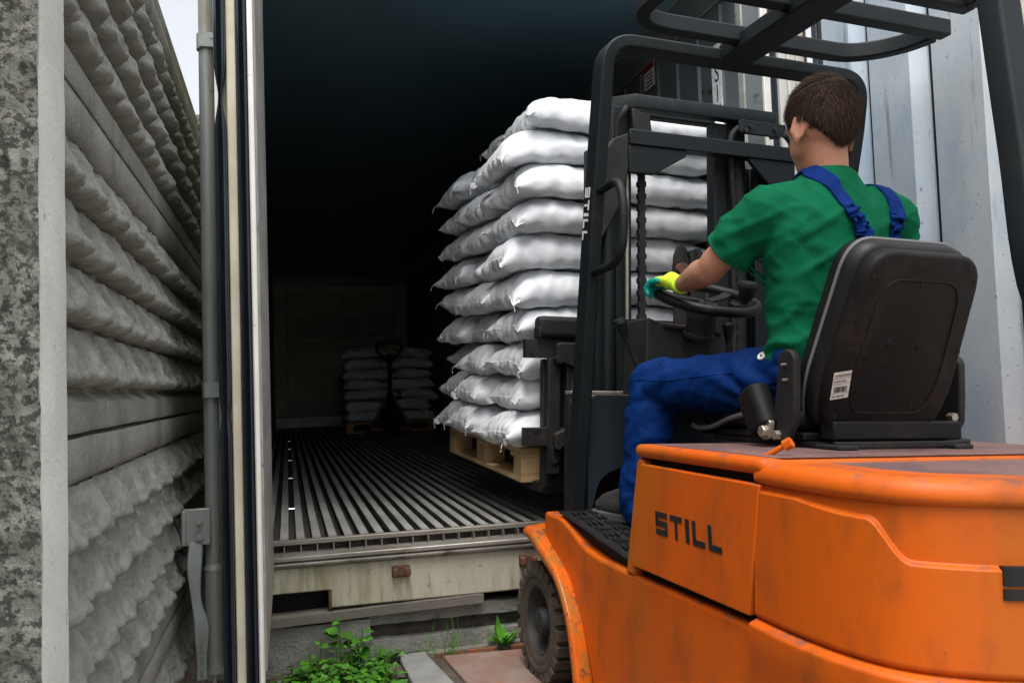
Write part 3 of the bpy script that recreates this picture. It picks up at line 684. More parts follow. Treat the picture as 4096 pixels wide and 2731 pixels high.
def cw(i, j):
    p = pc[i]; n = pn_[i]; z = ZL[j]
    if z is None:                      # rows that follow the step line
        k = j - len(ZTOP); zc_ = min(crease(p), .812)
        if k < 6: z = .82 + (zc_ + .008 - .82) * k / 6
        elif k < 14: z = zc_ + .008 - .0018 * (k - 6)
        else: z = (zc_ - .0064) + (.67 - (zc_ - .0064)) * (k - 13) / 9
    if j == 0: off = .16
    elif z > .8285: off = {1: .06, 2: .03, 3: .015, 4: .006, 5: .001, 6: -.001, 7: .001, 8: .006}.get(j, .01)
    else:
        zc = min(crease(p), .812); off = .013 * sst(zc - .003, zc + .005, z)
        off = max(off, .014 * sst(.816, .826, z)) if zc > .80 else off
        off += .010 * (1 - abs(z - .542) / .005) if abs(z - .542) < .005 else 0      # seam above the skirt
        off -= .016 * sst(.541, .528, z) - .012 * sst(.50, .40, z)
    q = p - n * off
    q = q + n * .002 * nz((p.x, p.y, z), 3.0, 2)
    return (q.x, q.y, z)
b = MB(); nI, nJ = len(pc), len(ZL)
b.add([cw(i, j) for i in range(nI) for j in range(nJ)], [(i * nJ + j, i * nJ + j + 1, (i + 1) * nJ + j + 1, (i + 1) * nJ + j) for i in range(nI - 1) for j in range(nJ - 1)])
cwo = b.build("counterweight", MT['orange'], fk, smooth=60)
b = MB(); b.prism([(q.x * .86, q.y + .06) for q in pc], 'z', .855, .8705); b.build("counterweight_deck", MT['hood'], cwo)
b = MB(); b.prism([(q.x * .97, q.y + .02) for q in pc], 'z', .10, .80); b.build("counterweight_core", MT['black'], cwo)
MB().box(-.56, .56, -1.2715, -1.2655, .12, .83).build("body_joint", MT['black'], fk)
for z0, z1 in ((.699, .731), (.676, .694)):
    q_ = [p for p in pc if -.432 < p.x < -.30 and p.y < -1.7]; nn_ = Vector((-.38, -.925, 0))
    po = [((p + nn_ * .0035).x, (p + nn_ * .0035).y) for p in q_] + [((p - nn_ * .012).x, (p - nn_ * .012).y) for p in q_[::-1]]
    MB().prism(po, 'z', z0, z1).build("vent_slot", MT['black'], cwo)
# rear drive wheels
for s in (-1, 1):
    b = MB(); b.lathe([(.05, -.07), (.19, -.07), (.205, -.05), (.205, .05), (.19, .07), (.05, .07)], (s * .44, -1.05, .205), (1, 0, 0), 28); b.build("rear_wheel", MT['tyre'], fk, smooth=40)

# ---- front wheels
def front_wheel(sx):
    c = Vector((sx * .50, .055, .208)); ro = .212
    e = empty("front_wheel", Matrix.Translation(c), fk)
    o = sx
    prof_ = [(.115, o * .060), (.118, o * .083), (.135, o * .090), (.150, o * .088), (.156, o * .092), (.172, o * .092), (.188, o * .086), (.198, o * .076), (.2, o * .05), (.2, -o * .06), (.19, -o * .085), (.115, -o * .085)]
    b = MB(); b.lathe(prof_, (0, 0, 0), (1, 0, 0), 56, closed=True); tyre = b.build("tyre", MT['tyre'], e, smooth=35)
    lug = MB(); lug.box(-.004, .046, -.0205, .0205, .192, .214).box(.0465, .09, -.0165, .0165, .178, .2105)
    lm = lug.mesh("tread_block", MT['tyre'])
    for k in range(24):
        for side in (1, -1):
            a = 2 * math.pi * (k + (.5 if side < 0 else 0)) / 24
            q = link("tread_block", lm, tyre, None, Matrix.Rotation(a, 4, 'X') @ Matrix.Diagonal((side * o, 1, 1, 1)))
    b = MB(); b.lathe([(.118, o * .058), (.121, o * .078), (.114, o * .082), (.109, o * .072), (.103, o * .052), (.094, o * .040), (.066, o * .036), (.050, o * .038), (.048, o * .072), (.042, o * .082), (.036, o * .085), (.0, o * .086)], (0, 0, 0), (1, 0, 0), 40)
    rim = b.build("rim", MT['rim'], e, smooth=30)
    for k in range(5):
        a = 2 * math.pi * k / 5 + .3
        MB().cyl((o * .036, math.cos(a) * .075, math.sin(a) * .075), (o * .050, math.cos(a) * .075, math.sin(a) * .075), .008, n=6).build("wheel_nut", MT['rim'], rim)
front_wheel(-1); front_wheel(1)

# ---- front fenders: sheet bent over and behind the wheel
def fender(sx):
    out = smooth_path([Vector((a, b_, 0)) for a, b_ in [(.102, .540), (.03, .530), (-.09, .484), (-.20, .440), (-.268, .385), (-.338, .290), (-.380, .18), (-.402, .10)]], 6)
    inn = smooth_path([Vector((a, b_, 0)) for a, b_ in [(.138, .545), (.06, .528), (-.03, .480), (-.10, .435), (-.205, .365), (-.275, .285), (-.330, .18), (-.352, .10)]], 6)
    n = len(out); b = MB(); rows = []
    for i in range(n):
        o_, q = out[i], inn[i]; r = []
        t = out[min(i + 1, n - 1)] - out[max(i - 1, 0)]; nn = Vector((t.y, -t.x, 0)).normalized()
        if nn.y < 0: nn = -nn
        for k, (fx, dn) in enumerate(((-.622, -.030), (-.624, -.012), (-.618, -.003), (-.608, 0), (-.56, .001), (-.51, .001), (-.462, 0))):
            f = (fx + .622) / .16; p = o_ * (1 - max(0, f)) + q * max(0, f)
            r.append((fx * -sx, p.x + nn.x * dn, p.y + nn.y * dn))
        rows.append(r)
    m_ = len(rows[0])
    vs = [v for r in rows for v in r]
    b.add(vs, [(i * m_ + j, (i + 1) * m_ + j, (i + 1) * m_ + j + 1, i * m_ + j + 1) for i in range(n - 1) for j in range(m_ - 1)])
    o = b.build("fender", MT['orange_rust'], fk, smooth=50); s_ = o.modifiers.new("s", 'SOLIDIFY'); s_.thickness = .006; s_.offset = 0
    bv = o.modifiers.new("b", 'BEVEL'); bv.width = .002; bv.segments = 2
fender(-1); fender(1)

# ---- footwell floor, mat
FLZ = lambda y: .547 + (.604 - .547) * (y + .63) / .44
b = MB(); b.prism([(-.66, FLZ(-.66) - .03), (-.03, .58), (-.03, .600), (-.19, FLZ(-.19)), (-.66, FLZ(-.66))], 'x', -.548, .548); b.build("floor_plate", MT['char2'], fk)
b = MB(); b.grid(lambda u, v: (-.568 + .05 * v * 0 + 1.0 * v, -.655 + .55 * u, FLZ(-.655 + .55 * u) + .008 - (.004 if v == 0 else 0) + .003 * nz((u * 4, v * 9, 1), 1.5)), 10, 12)
matO = b.build("floor_mat", MT['black'], fk, smooth=60); s_ = matO.modifiers.new("s", 'SOLIDIFY'); s_.thickness = .006
mb1 = MB().box(-.021, .021, -.0035, .0035, 0, .0035).mesh("mat_rib", MT['black'])
k = 0
for i in range(8):
    for j in range(7):
        yy = -.615 + i * .064; xc = -.52 + j * .064
        for q in (-1, 0, 1):
            rot = (i + j) % 2
            xf = Matrix.Translation((xc + (q * .019 if rot else 0), yy + (0 if rot else q * .019), FLZ(yy) + .0125)) @ Matrix.Rotation(math.atan(.1295), 4, 'X') @ Matrix.Rotation(R(90) * rot, 4, 'Z')
            link("mat_rib", mb1, matO, None, xf); k += 1

# ---- overhead guard
SEC = lambda w, h: [(-w / 2, -h / 2), (w / 2, -h / 2), (w / 2, h / 2), (-w / 2, h / 2)]
def bar(name, pts, w, h, up, parent=None, m='char', bev=.006, r=None, k=7):
    p = round_path(pts, r, k) if r else [Vector(q) for q in pts]
    return MB().sweep(p, SEC(w, h), up=up).build(name, MT[m], parent or fk, bevel=bev)
guard = empty("overhead_guard", Matrix.Identity(4), fk)
# front arch: legs lean back, cross bar over the mast
arch = [(-.498, -.075, .600), (-.505, -.25, 1.66), (-.512, -.325, 2.0), (-.512, -.357, 2.188), (.512, -.357, 2.188), (.512, -.325, 2.0), (.505, -.25, 1.66), (.498, -.075, .600)]
ap = [Vector(arch[0]), Vector(arch[1]), Vector(arch[2])] + round_path([arch[2], arch[3], arch[4], arch[5]], .14, 12)[1:-1] + [Vector(arch[5]), Vector(arch[6]), Vector(arch[7])]
vs = []; n = len(ap)
for i, p in enumerate(ap):
    t = (ap[min(i + 1, n - 1)] - ap[max(i - 1, 0)]).normalized()
    fwd = Vector((0, 1, 0)); fwd = (fwd - t * fwd.dot(t)).normalized(); inw = t.cross(fwd).normalized()
    for a, c in ((-.5, -.5), (.5, -.5), (.5, .5), (-.5, .5)): vs.append(p + fwd * a * .082 + inw * c * .044)
fs = [(i * 4 + j, i * 4 + (j + 1) % 4, (i + 1) * 4 + (j + 1) % 4, (i + 1) * 4 + j) for i in range(n - 1) for j in range(4)] + [(0, 1, 2, 3), tuple((n - 1) * 4 + j for j in range(4))]
archO = MB().add(vs, fs).build("front_arch", MT['char'], guard, bevel=.007, seg=3)
for z in (.66, .95):
    yy = -.075 - (z - .6) * .165
    MB().cyl((-.5225, yy + .022, z), (-.5195, yy + .022, z), .011, n=14).build("bolt_hole", MT['black'], archO)
# vertical white letters on the leg
xx = 0; ex = Vector((0, -.19, 1)).normalized(); up_ = Vector((0, 1, .19)).normalized()
for ch, w in (('S', .034), ('T', .034), ('I', .011), ('L', .031), ('L', .031)):
    o_ = Vector((-.5312 + xx * .0068, -.2425, 1.722)) - ex * xx
    Mx = Matrix.Identity(4); 
    for r_ in range(3): Mx[r_][0] = -ex[r_]; Mx[r_][1] = -up_[r_]; Mx[r_][2] = (-1, 0, 0)[r_]; Mx[r_][3] = o_[r_]
    letter(ch, w, .040, archO, MT['white_ink'], Mx, .0008); xx += w + .009
# grab handle
hp = [(-.505, -.30, 1.700), (-.505, -.45, 1.705), (-.505, -.485, 1.60), (-.505, -.47, 1.47), (-.505, -.40, 1.435), (-.505, -.25, 1.432)]
MB().tube(round_path(hp, .06, 6), .0145, 10).build("grab_handle", MT['char'], guard, smooth=50)
GZ = 2.215; UPV = (0, 0, 1)
loop = [(-.49, -1.9, GZ), (-.49, -.49, GZ), (.30, -.49, GZ), (.44, -.56, GZ), (.485, -.745, GZ)]
lp = round_path([loop[0], loop[1], loop[2]], .14, 10)[:-1] + smooth_path([loop[2], (.36, -.505, GZ), (.43, -.56, GZ), (.478, -.64, GZ), (.497, -.725, GZ)], 5)
MB().sweep(lp, SEC(.045, .055), up=UPV).build("roof_loop", MT['char'], guard, bevel=.006)
bar("roof_bar", [(-.469, -.757, GZ), (.520, -.757, GZ)], .048, .0545, UPV, guard)
bar("roof_bar", [(-.469, -.925, GZ), (.44, -.925, GZ)], .048, .0545, UPV, guard)
bar("roof_bar", [(-.469, -1.10, GZ), (.395, -1.10, GZ)], .048, .0545, UPV, guard)
bar("roof_bar", [(-.469, -1.28, GZ), (.395, -1.28, GZ)], .048, .0545, UPV, guard)
bar("side_rail", [(.418, -.9505, GZ), (.418, -1.9, GZ)], .045, .055, UPV, guard)
bar("roof_spine", [(-.035, -.38, GZ - .020), (-.035, -1.92, GZ - .020)], .122, .056, UPV, guard)
# rear posts
for s in (-1, 1):
    x = .452 * s
    rp = smooth_path([(x, -1.745, 2.22), (x, -1.772, 1.95), (x, -1.803, 1.68), (x, -1.835, 1.42), (x, -1.862, 1.20), (x * .80, -1.85, 1.05), (x * .45, -1.735, .86)], 5)
    MB().sweep(rp, rrect(-.026, .026, -.024, .024, .008, 3), up=(0, 1, 0)).build("rear_post", MT['char'], guard, smooth=40)

# ---- mast
mast = empty("mast", Matrix.Identity(4), fk)
MY = .20
def ch(name, x0, x1, y0, y1, z0, z1, m='char', parent=None, bev=.004): return MB().box(x0, x1, y0, y1, z0, z1).build(name, MT[m], parent or mast, bevel=bev)
# outer channels (C sections) and inner channels
def csec(name, x, w, d, open_dir, z0, z1, y0):
    t = .016; o = open_dir
    poly = [(x, y0), (x + o * w, y0), (x + o * w, y0 + t), (x + o * t, y0 + t), (x + o * t, y0 + d - t), (x + o * w, y0 + d - t), (x + o * w, y0 + d), (x, y0 + d)]
    return MB().prism(poly, 'z', z0, z1).build(name, MT['char'], mast, bevel=.003)
csec("outer_channel", -.300, .072, .13, 1, .10, 2.02, MY - .02); csec("outer_channel", .505, .072, .13, -1, .10, 2.02, MY - .02)
csec("inner_channel", -.222, .085, .12, 1, .15, 2.19, MY + .0); csec("inner_channel", .402, .085, .12, -1, .15, 2.19, MY + .0)
ch("inner_rail", .248, .312, MY - .005, MY + .06, .15, 2.17)
ch("slide_plate", -.212, -.150, MY - .012, MY - .002, .95, 1.60)
MB().cyl((-.262, MY - .045, .3), (-.262, MY - .045, 1.98), .020, n=16).build("tilt_pipe", MT['char'], mast, smooth=40)
MB().cyl((-.172, MY - .03, 1.2), (-.172, MY - .03, 2.0), .008, n=10).build("hydraulic_pipe", MT['bolt'], mast, smooth=40)
MB().cyl((.325, MY - .02, .9), (.325, MY - .02, 2.02), .012, n=10).build("hydraulic_pipe", MT['char2'], mast, smooth=40)
# cross bars
ub = [(-.235, MY + .10, 2.212), (-.135, MY - .02, 2.206), (.520, MY - .02, 2.206), (.625, MY + .10, 2.195)]
bar("upper_crossbar", ub, .050, .058, UPV, mast, bev=.005)
bar("inner_crossbar", [(-.12, MY + .14, 2.222), (.33, MY + .14, 2.222)], .05, .035, UPV, mast)
bar("lower_crossbar", [(-.185, MY - .055, 2.043), (.600, MY - .055, 2.043)], .060, .062, UPV, mast, bev=.004)
MB().prism([(-.185, 2.012), (.075, 2.012), (.070, 1.985), (-.075, 1.90), (-.185, 1.90)], 'y', MY - .078, MY - .055).build("gusset", MT['char'], mast, bevel=.004)
MB().prism([(.36, 2.012), (.595, 2.012), (.595, 1.80), (.57, 1.80)], 'y', MY - .078, MY - .055).build("gusset", MT['char'], mast, bevel=.004)
MB().prism([(-.305, 1.62), (-.215, 1.78), (-.185, 1.92), (-.185, 2.06), (-.25, 2.03), (-.305, 1.95)], 'y', MY - .072, MY - .022).build("side_bracket", MT['char2'], mast, bevel=.004)
rb = MB().prism(rpoly([(.335, 2.178), (.335, 2.120), (.52, 2.120), (.565, 2.150), (.565, 2.178)], .012), 'y', MY - .062, MY - .046).build("roller_plate", MT['char'], mast, bevel=.003)
for x, z in ((.385, 2.152), (.505, 2.150), (.36, 2.132), (.545, 2.128)):
    MB().cyl((x, MY - .073, z), (x, MY - .060, z), .010, .008, n=10).build("roller_bolt", MT['char2'], rb, smooth=40)
for pts in ([(.57, MY - .03, 2.15), (.612, MY - .03, 2.11), (.612, MY - .03, 2.02), (.60, MY - .03, 1.9)], [(.345, MY - .04, 2.15), (.305, MY - .04, 2.10), (.305, MY - .04, 1.98), (.325, MY - .03, 1.80)], [(-.15, MY + .02, 2.19), (-.19, MY - .05, 2.16), (-.215, MY - .03, 2.08), (-.20, MY - .02, 1.9)]):
    MB().tube(smooth_path(pts, 6), .013, 8).build("hose", MT['black'], mast, smooth=60)
MB().prism([(-.155, 2.175), (-.075, 2.15), (-.062, 2.06), (-.15, 2.06)], 'y', MY - .045, MY - .02).build("pulley_guard", MT['char2'], mast, bevel=.004)
# leaf chains
def chain(x, y, z0, z1, name="lift_chain"):
    b = MB(); z = z0; i = 0
    while z < z1:
        w = .013 if i % 2 else .018
        b.prism(rpoly([(x - w, z - .013), (x + w, z - .013), (x + w, z + .013), (x - w, z + .013)], .006, 2), 'y', y - .010, y + .010)
        z += .0245; i += 1
    return b.build(name, MT['char2'], mast)
chain(-.100, MY - .015, .55, 2.05); chain(.352, MY - .015, .55, 2.02)
# centre lift cylinder with twin chain pulley
MB().cyl((.105, MY + .02, .35), (.105, MY + .02, 1.30), .036, n=24).build("lift_cylinder", MT['char'], mast, smooth=40)
MB().cyl((.105, MY + .02, 1.30), (.105, MY + .02, 1.50), .026, n=24).build("piston_rod", MT['chrome'], mast, smooth=40)
MB().cyl((.19, MY + .05, .35), (.19, MY + .05, 1.25), .013, n=12).cyl((.155, MY + .06, .35), (.155, MY + .06, 1.2), .010, n=12).build("return_pipe", MT['chrome'], mast, smooth=40)
pul = MB().prism(rpoly([(.030, 1.30), (.030, 1.585), (.050, 1.635), (.075, 1.635), (.098, 1.60), (.098, 1.30)], .01), 'y', MY - .05, MY - .035).build("pulley_yoke", MT['char2'], mast, bevel=.003)
MB().prism(rpoly([(.120, 1.30), (.120, 1.60), (.135, 1.625), (.165, 1.625), (.192, 1.58), (.192, 1.40)], .01), 'y', MY - .03, MY - .018).build("yoke_cheek", MT['char2'], pul, bevel=.003)
MB().cyl((.060, MY - .075, 1.53), (.060, MY - .05, 1.53), .026, n=18).build("pulley_pin", MT['rusty'], pul, smooth=30)
MB().box(.026, .100, MY - .062, MY - .0505, 1.475, 1.515).build("yoke_clamp", MT['char2'], pul, bevel=.004)
b = MB(); b.lathe([(.045, -.03), (.06, -.03), (.06, .03), (.045, .03)], (.112, MY + .0, 1.555), (1, 0, 0), 24); b.build("pulley_wheel", MT['char2'], pul, smooth=30)
for x in (.105, .128): chain(x, MY - .062, 1.30, 1.60, "pulley_chain")
MB().cyl((-.05, MY, 1.07), (.25, MY, 1.07), .018, n=14).cyl((-.05, MY, 1.02), (.25, MY, 1.02), .014, n=14).build("cross_pipe", MT['chrome'], mast, smooth=40)
MB().cyl((.0, MY - .04, 1.15), (.035, MY - .04, 1.15), .016, n=10).cyl((.01, MY - .04, 1.12), (.01, MY - .04, 1.17), .012, n=10).build("hose_fitting", MT['chrome'], mast, smooth=40)

# ---- carriage, load guard and forks
car = empty("carriage", Matrix.Identity(4), fk); KY = .40
ch("carriage_bar", -.515, .56, KY, KY + .035, 1.173, 1.250, 'char2', car, .003)
ch("carriage_bar", -.519, .56, KY, KY + .035, .813, .888, 'char2', car, .003)
MB().cyl((-.487, KY - .004, 1.196), (-.487, KY + .001, 1.196), .010, n=12).build("stop_hole", MT['black'], car)
MB().cyl((-.470, KY - .004, .876), (-.470, KY + .001, .876), .007, n=12).build("stop_hole", MT['black'], car)
# moulded cover on the upper bar
b = MB(); b.box(-.468, .30, KY - .03, KY + .04, 1.2535, 1.345); cov = b.build("bar_cover", MT['black'], car, bevel=.022, seg=4)
b = MB(); b.box(-.468, -.452, KY - .028, KY + .038, 1.2515, 1.30); b.build("cover_lip", MT['black'], cov, bevel=.006)
MB().prism(rpoly([(-.395, 1.235), (-.395, 1.165), (-.29, 1.118), (-.20, 1.118), (-.20, 1.235)], .016), 'y', KY - .05, KY - .004).build("fork_hook", MT['char2'], car, bevel=.006)
MB().cyl((-.385, KY - .06, 1.165), (-.385, KY - .02, 1.165), .020, n=6).cyl((-.385, KY - .064, 1.165), (-.385, KY - .0605, 1.165), .011, n=12).build("hook_nut", MT['char2'], car)
def fork(x):
    b = MB(); pr = [(KY + .034, 1.17), (KY + .036, .64), (KY + .06, .615), (KY + 1.15, .665), (KY + 1.15, .680), (KY + .085, .660), (KY + .075, .68), (KY + .075, 1.17)]
    b.prism(pr, 'x', x - .05, x + .05); return b.build("fork", MT['char2'], car, bevel=.005)
fork(-.375); fork(.20)
ch("carriage_post", -.42, -.37, KY - .02, KY + .012, .70, 1.172, 'char2', car); ch("carriage_post", -.345, -.25, KY - .03, KY + .01, .86, 1.172, 'char2', car)
ch("carriage_post", .30, .40, KY - .03, KY + .01, .70, 1.172, 'char2', car)
MB().box(-.322, -.262, KY - .034, KY - .0305, .935, 1.075).build("faded_sticker", MT['bluestk'], car)
MB().prism(rpoly([(-.405, .80), (-.405, .865), (-.33, .895), (-.27, .91), (-.27, .82), (-.37, .812), (-.378, .795)], .014), 'y', KY - .055, KY - .003).build("latch", MT['char2'], car, bevel=.006)
MB().prism(rpoly([(-.41, .74), (-.41, .815), (-.37, .815), (-.37, .76), (-.385, .74)], .008), 'y', KY - .03, KY + .012).build("latch_foot", MT['char2'], car, bevel=.004)

# ---- cowl, console, steering
cp = rpoly([(-.462, .60), (-.470, 1.022), (.40, 1.022), (.40, .60), (.34, .60), (.30, .74), (.0, .775), (-.30, .775), (-.418, .735), (-.452, .60)], .05, 5)
cowl = MB().prism(cp, 'y', -.115, .06).build("front_cowl", MT['cowl'], fk, bevel=.022, seg=4)
MB().box(-.468, .40, .03, .09, 1.024, 1.036).build("cowl_strip", MT['sill'], cowl, bevel=.002)
MB().box(-.47, .45, .055, .09, .58, 1.0).build("bulkhead", MT['black'], fk)
con_ = MB().prism(rpoly([(-.305, 1.0), (-.295, 1.292), (-.225, 1.268), (.0, 1.243), (.012, 1.0)], .012), 'y', -.235, -.06).build("console", MT['console'], fk, bevel=.008)
b = MB(); b.add([(-.294, -.05, 1.297), (-.02, -.05, 1.270), (.012, -.25, 1.247), (-.225, -.25, 1.268), (-.29, -.15, 1.293)], [(0, 1, 2, 3, 4)]); o = b.build("console_top", MT['console'], con_); s_ = o.modifiers.new("s", 'SOLIDIFY'); s_.thickness = .01
SWC = Vector((-.112, -.315, 1.356)); tilt = R(22)
SWM = Matrix.Translation(SWC) @ Matrix.Rotation(tilt, 4, 'X')
ax = (Matrix.Rotation(tilt, 3, 'X') @ Vector((0, 0, 1)))
st = empty("steering", Matrix.Identity(4), fk)
MB().cyl(SWC - ax * .015, SWC - ax * .07, .046, .050, n=24).cyl(SWC - ax * .07, SWC - ax * .125, .050, .048, n=24).cyl(SWC - ax * .125, SWC - ax * .14, .056, .056, n=24).build("steering_column", MT['char2'], st, smooth=35)
SR = .173
circ = [(SR * math.cos(2 * math.pi * i / 64), SR * math.sin(2 * math.pi * i / 64), 0) for i in range(64)]
MB().tube(circ, .0175, 12, closed=True, xf=SWM).build("steering_wheel", MT['vinyl'], st, smooth=180)
for a in (30, 150, 270):
    d = Vector((math.cos(R(a)), math.sin(R(a)), 0))
    MB().sweep([Vector((0, 0, -.012)) + d * .02, Vector((0, 0, -.012)) + d * .1, d * (SR - .008)], SEC(.034, .009), up=(0, 0, 1), xf=SWM).build("spoke", MT['char2'], st, bevel=.002)
kn = SWM @ Vector((.105, -.075, .0)); 
MB().cyl(kn, kn + ax * .028, .014, .012, n=16).lathe([(.012, .018), (.024, .026), (.027, .046), (.033, .062), (.034, .072), (.028, .082), (.0, .086)], kn, ax, 24).build("steering_knob", MT['black'], st, smooth=50)
MB().box(.06, .15, -.095, -.055, -.006, .006, xf=SWM).build("knob_clamp", MT['char2'], st, bevel=.004)
def lever(p0, p1, name="lever"):
    p0 = Vector(p0); p1 = Vector(p1); d = (p1 - p0).normalized()
    l_ = MB().cyl(p0, p1 - d * .05, .009, n=10).build(name, MT['char2'], fk, smooth=40)
    MB().cyl(p1 - d * .07, p1 - d * .012, .010, .023, n=16).cyl(p1 - d * .012, p1, .023, .018, n=16).build("lever_grip", MT['char'], l_, smooth=40)
lever((-.33, -.28, 1.06), (-.436, -.30, 1.272)); lever((-.005, -.28, 1.05), (-.012, -.30, 1.278))

# ---- seat
seat = empty("seat", Matrix.Identity(4), fk)
SX = .0
cush = MB().box(SX - .245, SX + .235, -.97, -.47, .925, 1.0).build("seat_cushion", MT['vinyl'], seat, bevel=.035, seg=4)
pp = smooth_path([(SX - .247, -.455, .925), (SX - .25, -.50, .918), (SX - .25, -.58, .926), (SX - .25, -.66, .950), (SX - .25, -.74, .966)], 5)
MB().tube(pp, .008, 8).build("cushion_piping", MT['piping'], cush, smooth=60)
MB().box(SX - .235, SX + .225, -.99, -.48, .900, .923).build("seat_pan", MT['seat'], seat, bevel=.006)
# backrest: shell behind, cushion in front, leaning back
BT = Matrix.Translation((-.036, -.985, .955)) @ Matrix.Rotation(R(23), 4, 'X') @ Matrix.Diagonal((.84, 1, 1.02, 1))
def back_outline(k, hb=.0):
    return rpoly([(-.195 * k, -.015), (-.232 * k, .10), (-.205 * k, .468), (.205 * k, .468), (.232 * k, .10), (.195 * k, -.015)], .085, 8)
def lofted(polys, name, m, parent, xf):
    n_ = len(polys[0][0]); vs = []
    for po, yy in polys: vs += [(x, yy, z) for x, z in po]
    fs = [(i * n_ + j, i * n_ + (j + 1) % n_, (i + 1) * n_ + (j + 1) % n_, (i + 1) * n_ + j) for i in range(len(polys) - 1) for j in range(n_)] + [tuple(range(n_)), tuple(range((len(polys) - 1) * n_, len(polys) * n_))]
    return MB().add(vs, fs).build(name, m, parent, smooth=45, xf=xf)
def sc_(po, k): 
    cz = .225
    return [(x * k, cz + (z - cz) * k) for x, z in po]
bo = back_outline(1.0)
shell = lofted([(sc_(bo, .955), -.066), (sc_(bo, .985), -.063), (sc_(bo, 1.0), -.055), (sc_(bo, 1.0), -.03), (sc_(bo, .99), -.022)], "backrest_shell", MT['seat'], seat, BT)
lofted([(sc_(bo, .985), -.021), (sc_(bo, 1.03), -.012), (sc_(bo, 1.045), .012), (sc_(bo, 1.045), .040), (sc_(bo, 1.0), .070), (sc_(bo, .86), .085)], "backrest_cushion", MT['vinyl'], seat, BT)
zp = [(x * 1.045, .026, .225 + (z - .225) * 1.045) for x, z in bo]
MB().tube(zp, .0055, 6, closed=True).build("zip_seam", MT['piping'], seat, smooth=60, xf=BT)
rg = [(x, -.0665, z) for x, z in rpoly([(-.135, .05), (-.165, .13), (-.145, .40), (.145, .40), (.165, .13), (.135, .05)], .07, 7)]
MB().tube(rg, .0024, 8, closed=True).build("pressed_ridge", MT['seat'], shell, smooth=60)
for x, z in ((-.155, .44), (.155, .44), (-.185, .405), (.190, .405), (-.205, .22), (.21, .22), (-.19, .04), (.18, .04)):
    MB().cyl((x, -.0672, z), (x, -.060, z), .0065, n=12).build("hole", MT['black'], shell)
MB().cyl((0, -.0672, .395), (0, -.06, .395), .012, n=14).build("hole", MT['black'], shell)
for x in (-.065, .045): MB().ell((x, -.063, .235), (.015, .006, .015)).build("pressed_boss", MT['seat'], shell, smooth=180)
for (x0, z0, x1, z1) in ((-.11, .19, .04, .175), (.02, .31, .18, .32), (-.04, .35, .06, .385)):
    MB().cyl((x0, -.0668, z0), (x1, -.0668, z1), .0006, n=6).build("scratch", MT['black'], shell)
LBX = Matrix.Translation((-.224, -.0668, .085)) @ Matrix.Rotation(R(-8), 4, 'Y')
lab = MB().prism([(0, 0), (.062, 0), (.062, .072), (0, .072)], 'y', -.0012, 0).build("seat_label", MT['paper'], shell, xf=LBX)
RX90 = Matrix.Rotation(R(90), 4, 'X')
for txt, sz, z in (("TOTALSOURCE", .0085, .060), ("SCO 69 18 BW", .0068, .045), ("REF 14051129", .0072, .005)):
    me = text_mesh(txt, sz, .0002, 'LEFT'); me.materials.append(MT['ink']); link("label_text", me, lab, None, Matrix.Translation((.003, -.0016, z)) @ RX90)
rnd = random.Random(5); x = .008
while x < .052:
    w = rnd.choice([.001, .0016, .0024]); MB().box(x, x + w, -.0017, -.0013, .018, .033).build("barcode_bar", MT['ink'], lab); x += w + rnd.choice([.001, .0018])
for z in (.040, .056, .0155): MB().box(.001, .061, -.0017, -.0013, z, z + .0006).build("label_rule", MT['ink'], lab)
# reclining brackets
def bracket(x0, x1, bolts):
    po = [(-.985 + .036 * math.cos(a) * 1.0, 1.105 + .036 * math.sin(a)) for a in [R(-10 + 200 * i / 10) for i in range(11)]] + [(-1.02, 1.02), (-1.015, .95), (-.985, .905), (-.94, .895), (-.915, .93), (-.935, 1.0), (-.945, 1.06)]
    q = MB().prism(po, 'x', x0, x1).build("recliner_bracket", MT['char2'], seat, bevel=.005)
    xa = x0 if x0 < 0 else x1; s = -1 if x0 < 0 else 1
    for y, z, r in bolts: MB().cyl((xa + s * .000, y, z), (xa + s * .014, y, z), r, r * .9, n=6).build("bracket_bolt", MT['bolt'], q)
bracket(SX - .285, SX - .262, [(-.95, .915, .014), (-.985, 1.10, .004), (-.99, 1.06, .004)])
bracket(SX + .262, SX + .285, [])
for y, z in ((-1.018, .965), (-1.018, .93)): MB().cyl((SX + .225, y - .02, z), (SX + .225, y, z), .012, n=6).build("hinge_bolt", MT['bolt'], seat)
cvm = Matrix.Translation((SX - .295, -.875, .985)) @ Matrix.Rotation(R(-28), 4, 'X')
MB().prism(rrect(-.034, .034, -.05, .05, .03), 'z', -.065, .055, xf=cvm).build("belt_housing", MT['seat'], seat, bevel=.008, seg=3)
MB().prism(rpoly([(-.91, .90), (-.945, .905), (-.955, .955), (-.92, .955)], .012), 'x', SX - .312, SX - .296).cyl((SX - .330, -.936, .925), (SX - .312, -.936, .925), .017, n=6).build("belt_anchor", MT['bolt'], seat, bevel=.003)
MB().box(SX - .20, SX + .22, -1.065, -1.01, .905, .955).build("seat_crossmember", MT['seat'], seat, bevel=.006)
MB().box(SX - .23, SX + .21, -1.03, -.55, .8855, .8995).build("seat_base", MT['black'], seat)
fr = MB().box(SX - .21, SX + .20, -1.085, -1.07, .886, .903).build("seat_frame_rail", MT['char2'], seat, bevel=.003)
for x in (-.20, .17):
    MB().box(SX + x - .03, SX + x + .03, -1.12, -.55, .8835, .8955).build("slide_rail", MT['char2'], seat, bevel=.003)
MB().box(SX + .19, SX + .30, -1.02, -.90, .884, .905).build("switch_box", MT['char2'], seat, bevel=.006)
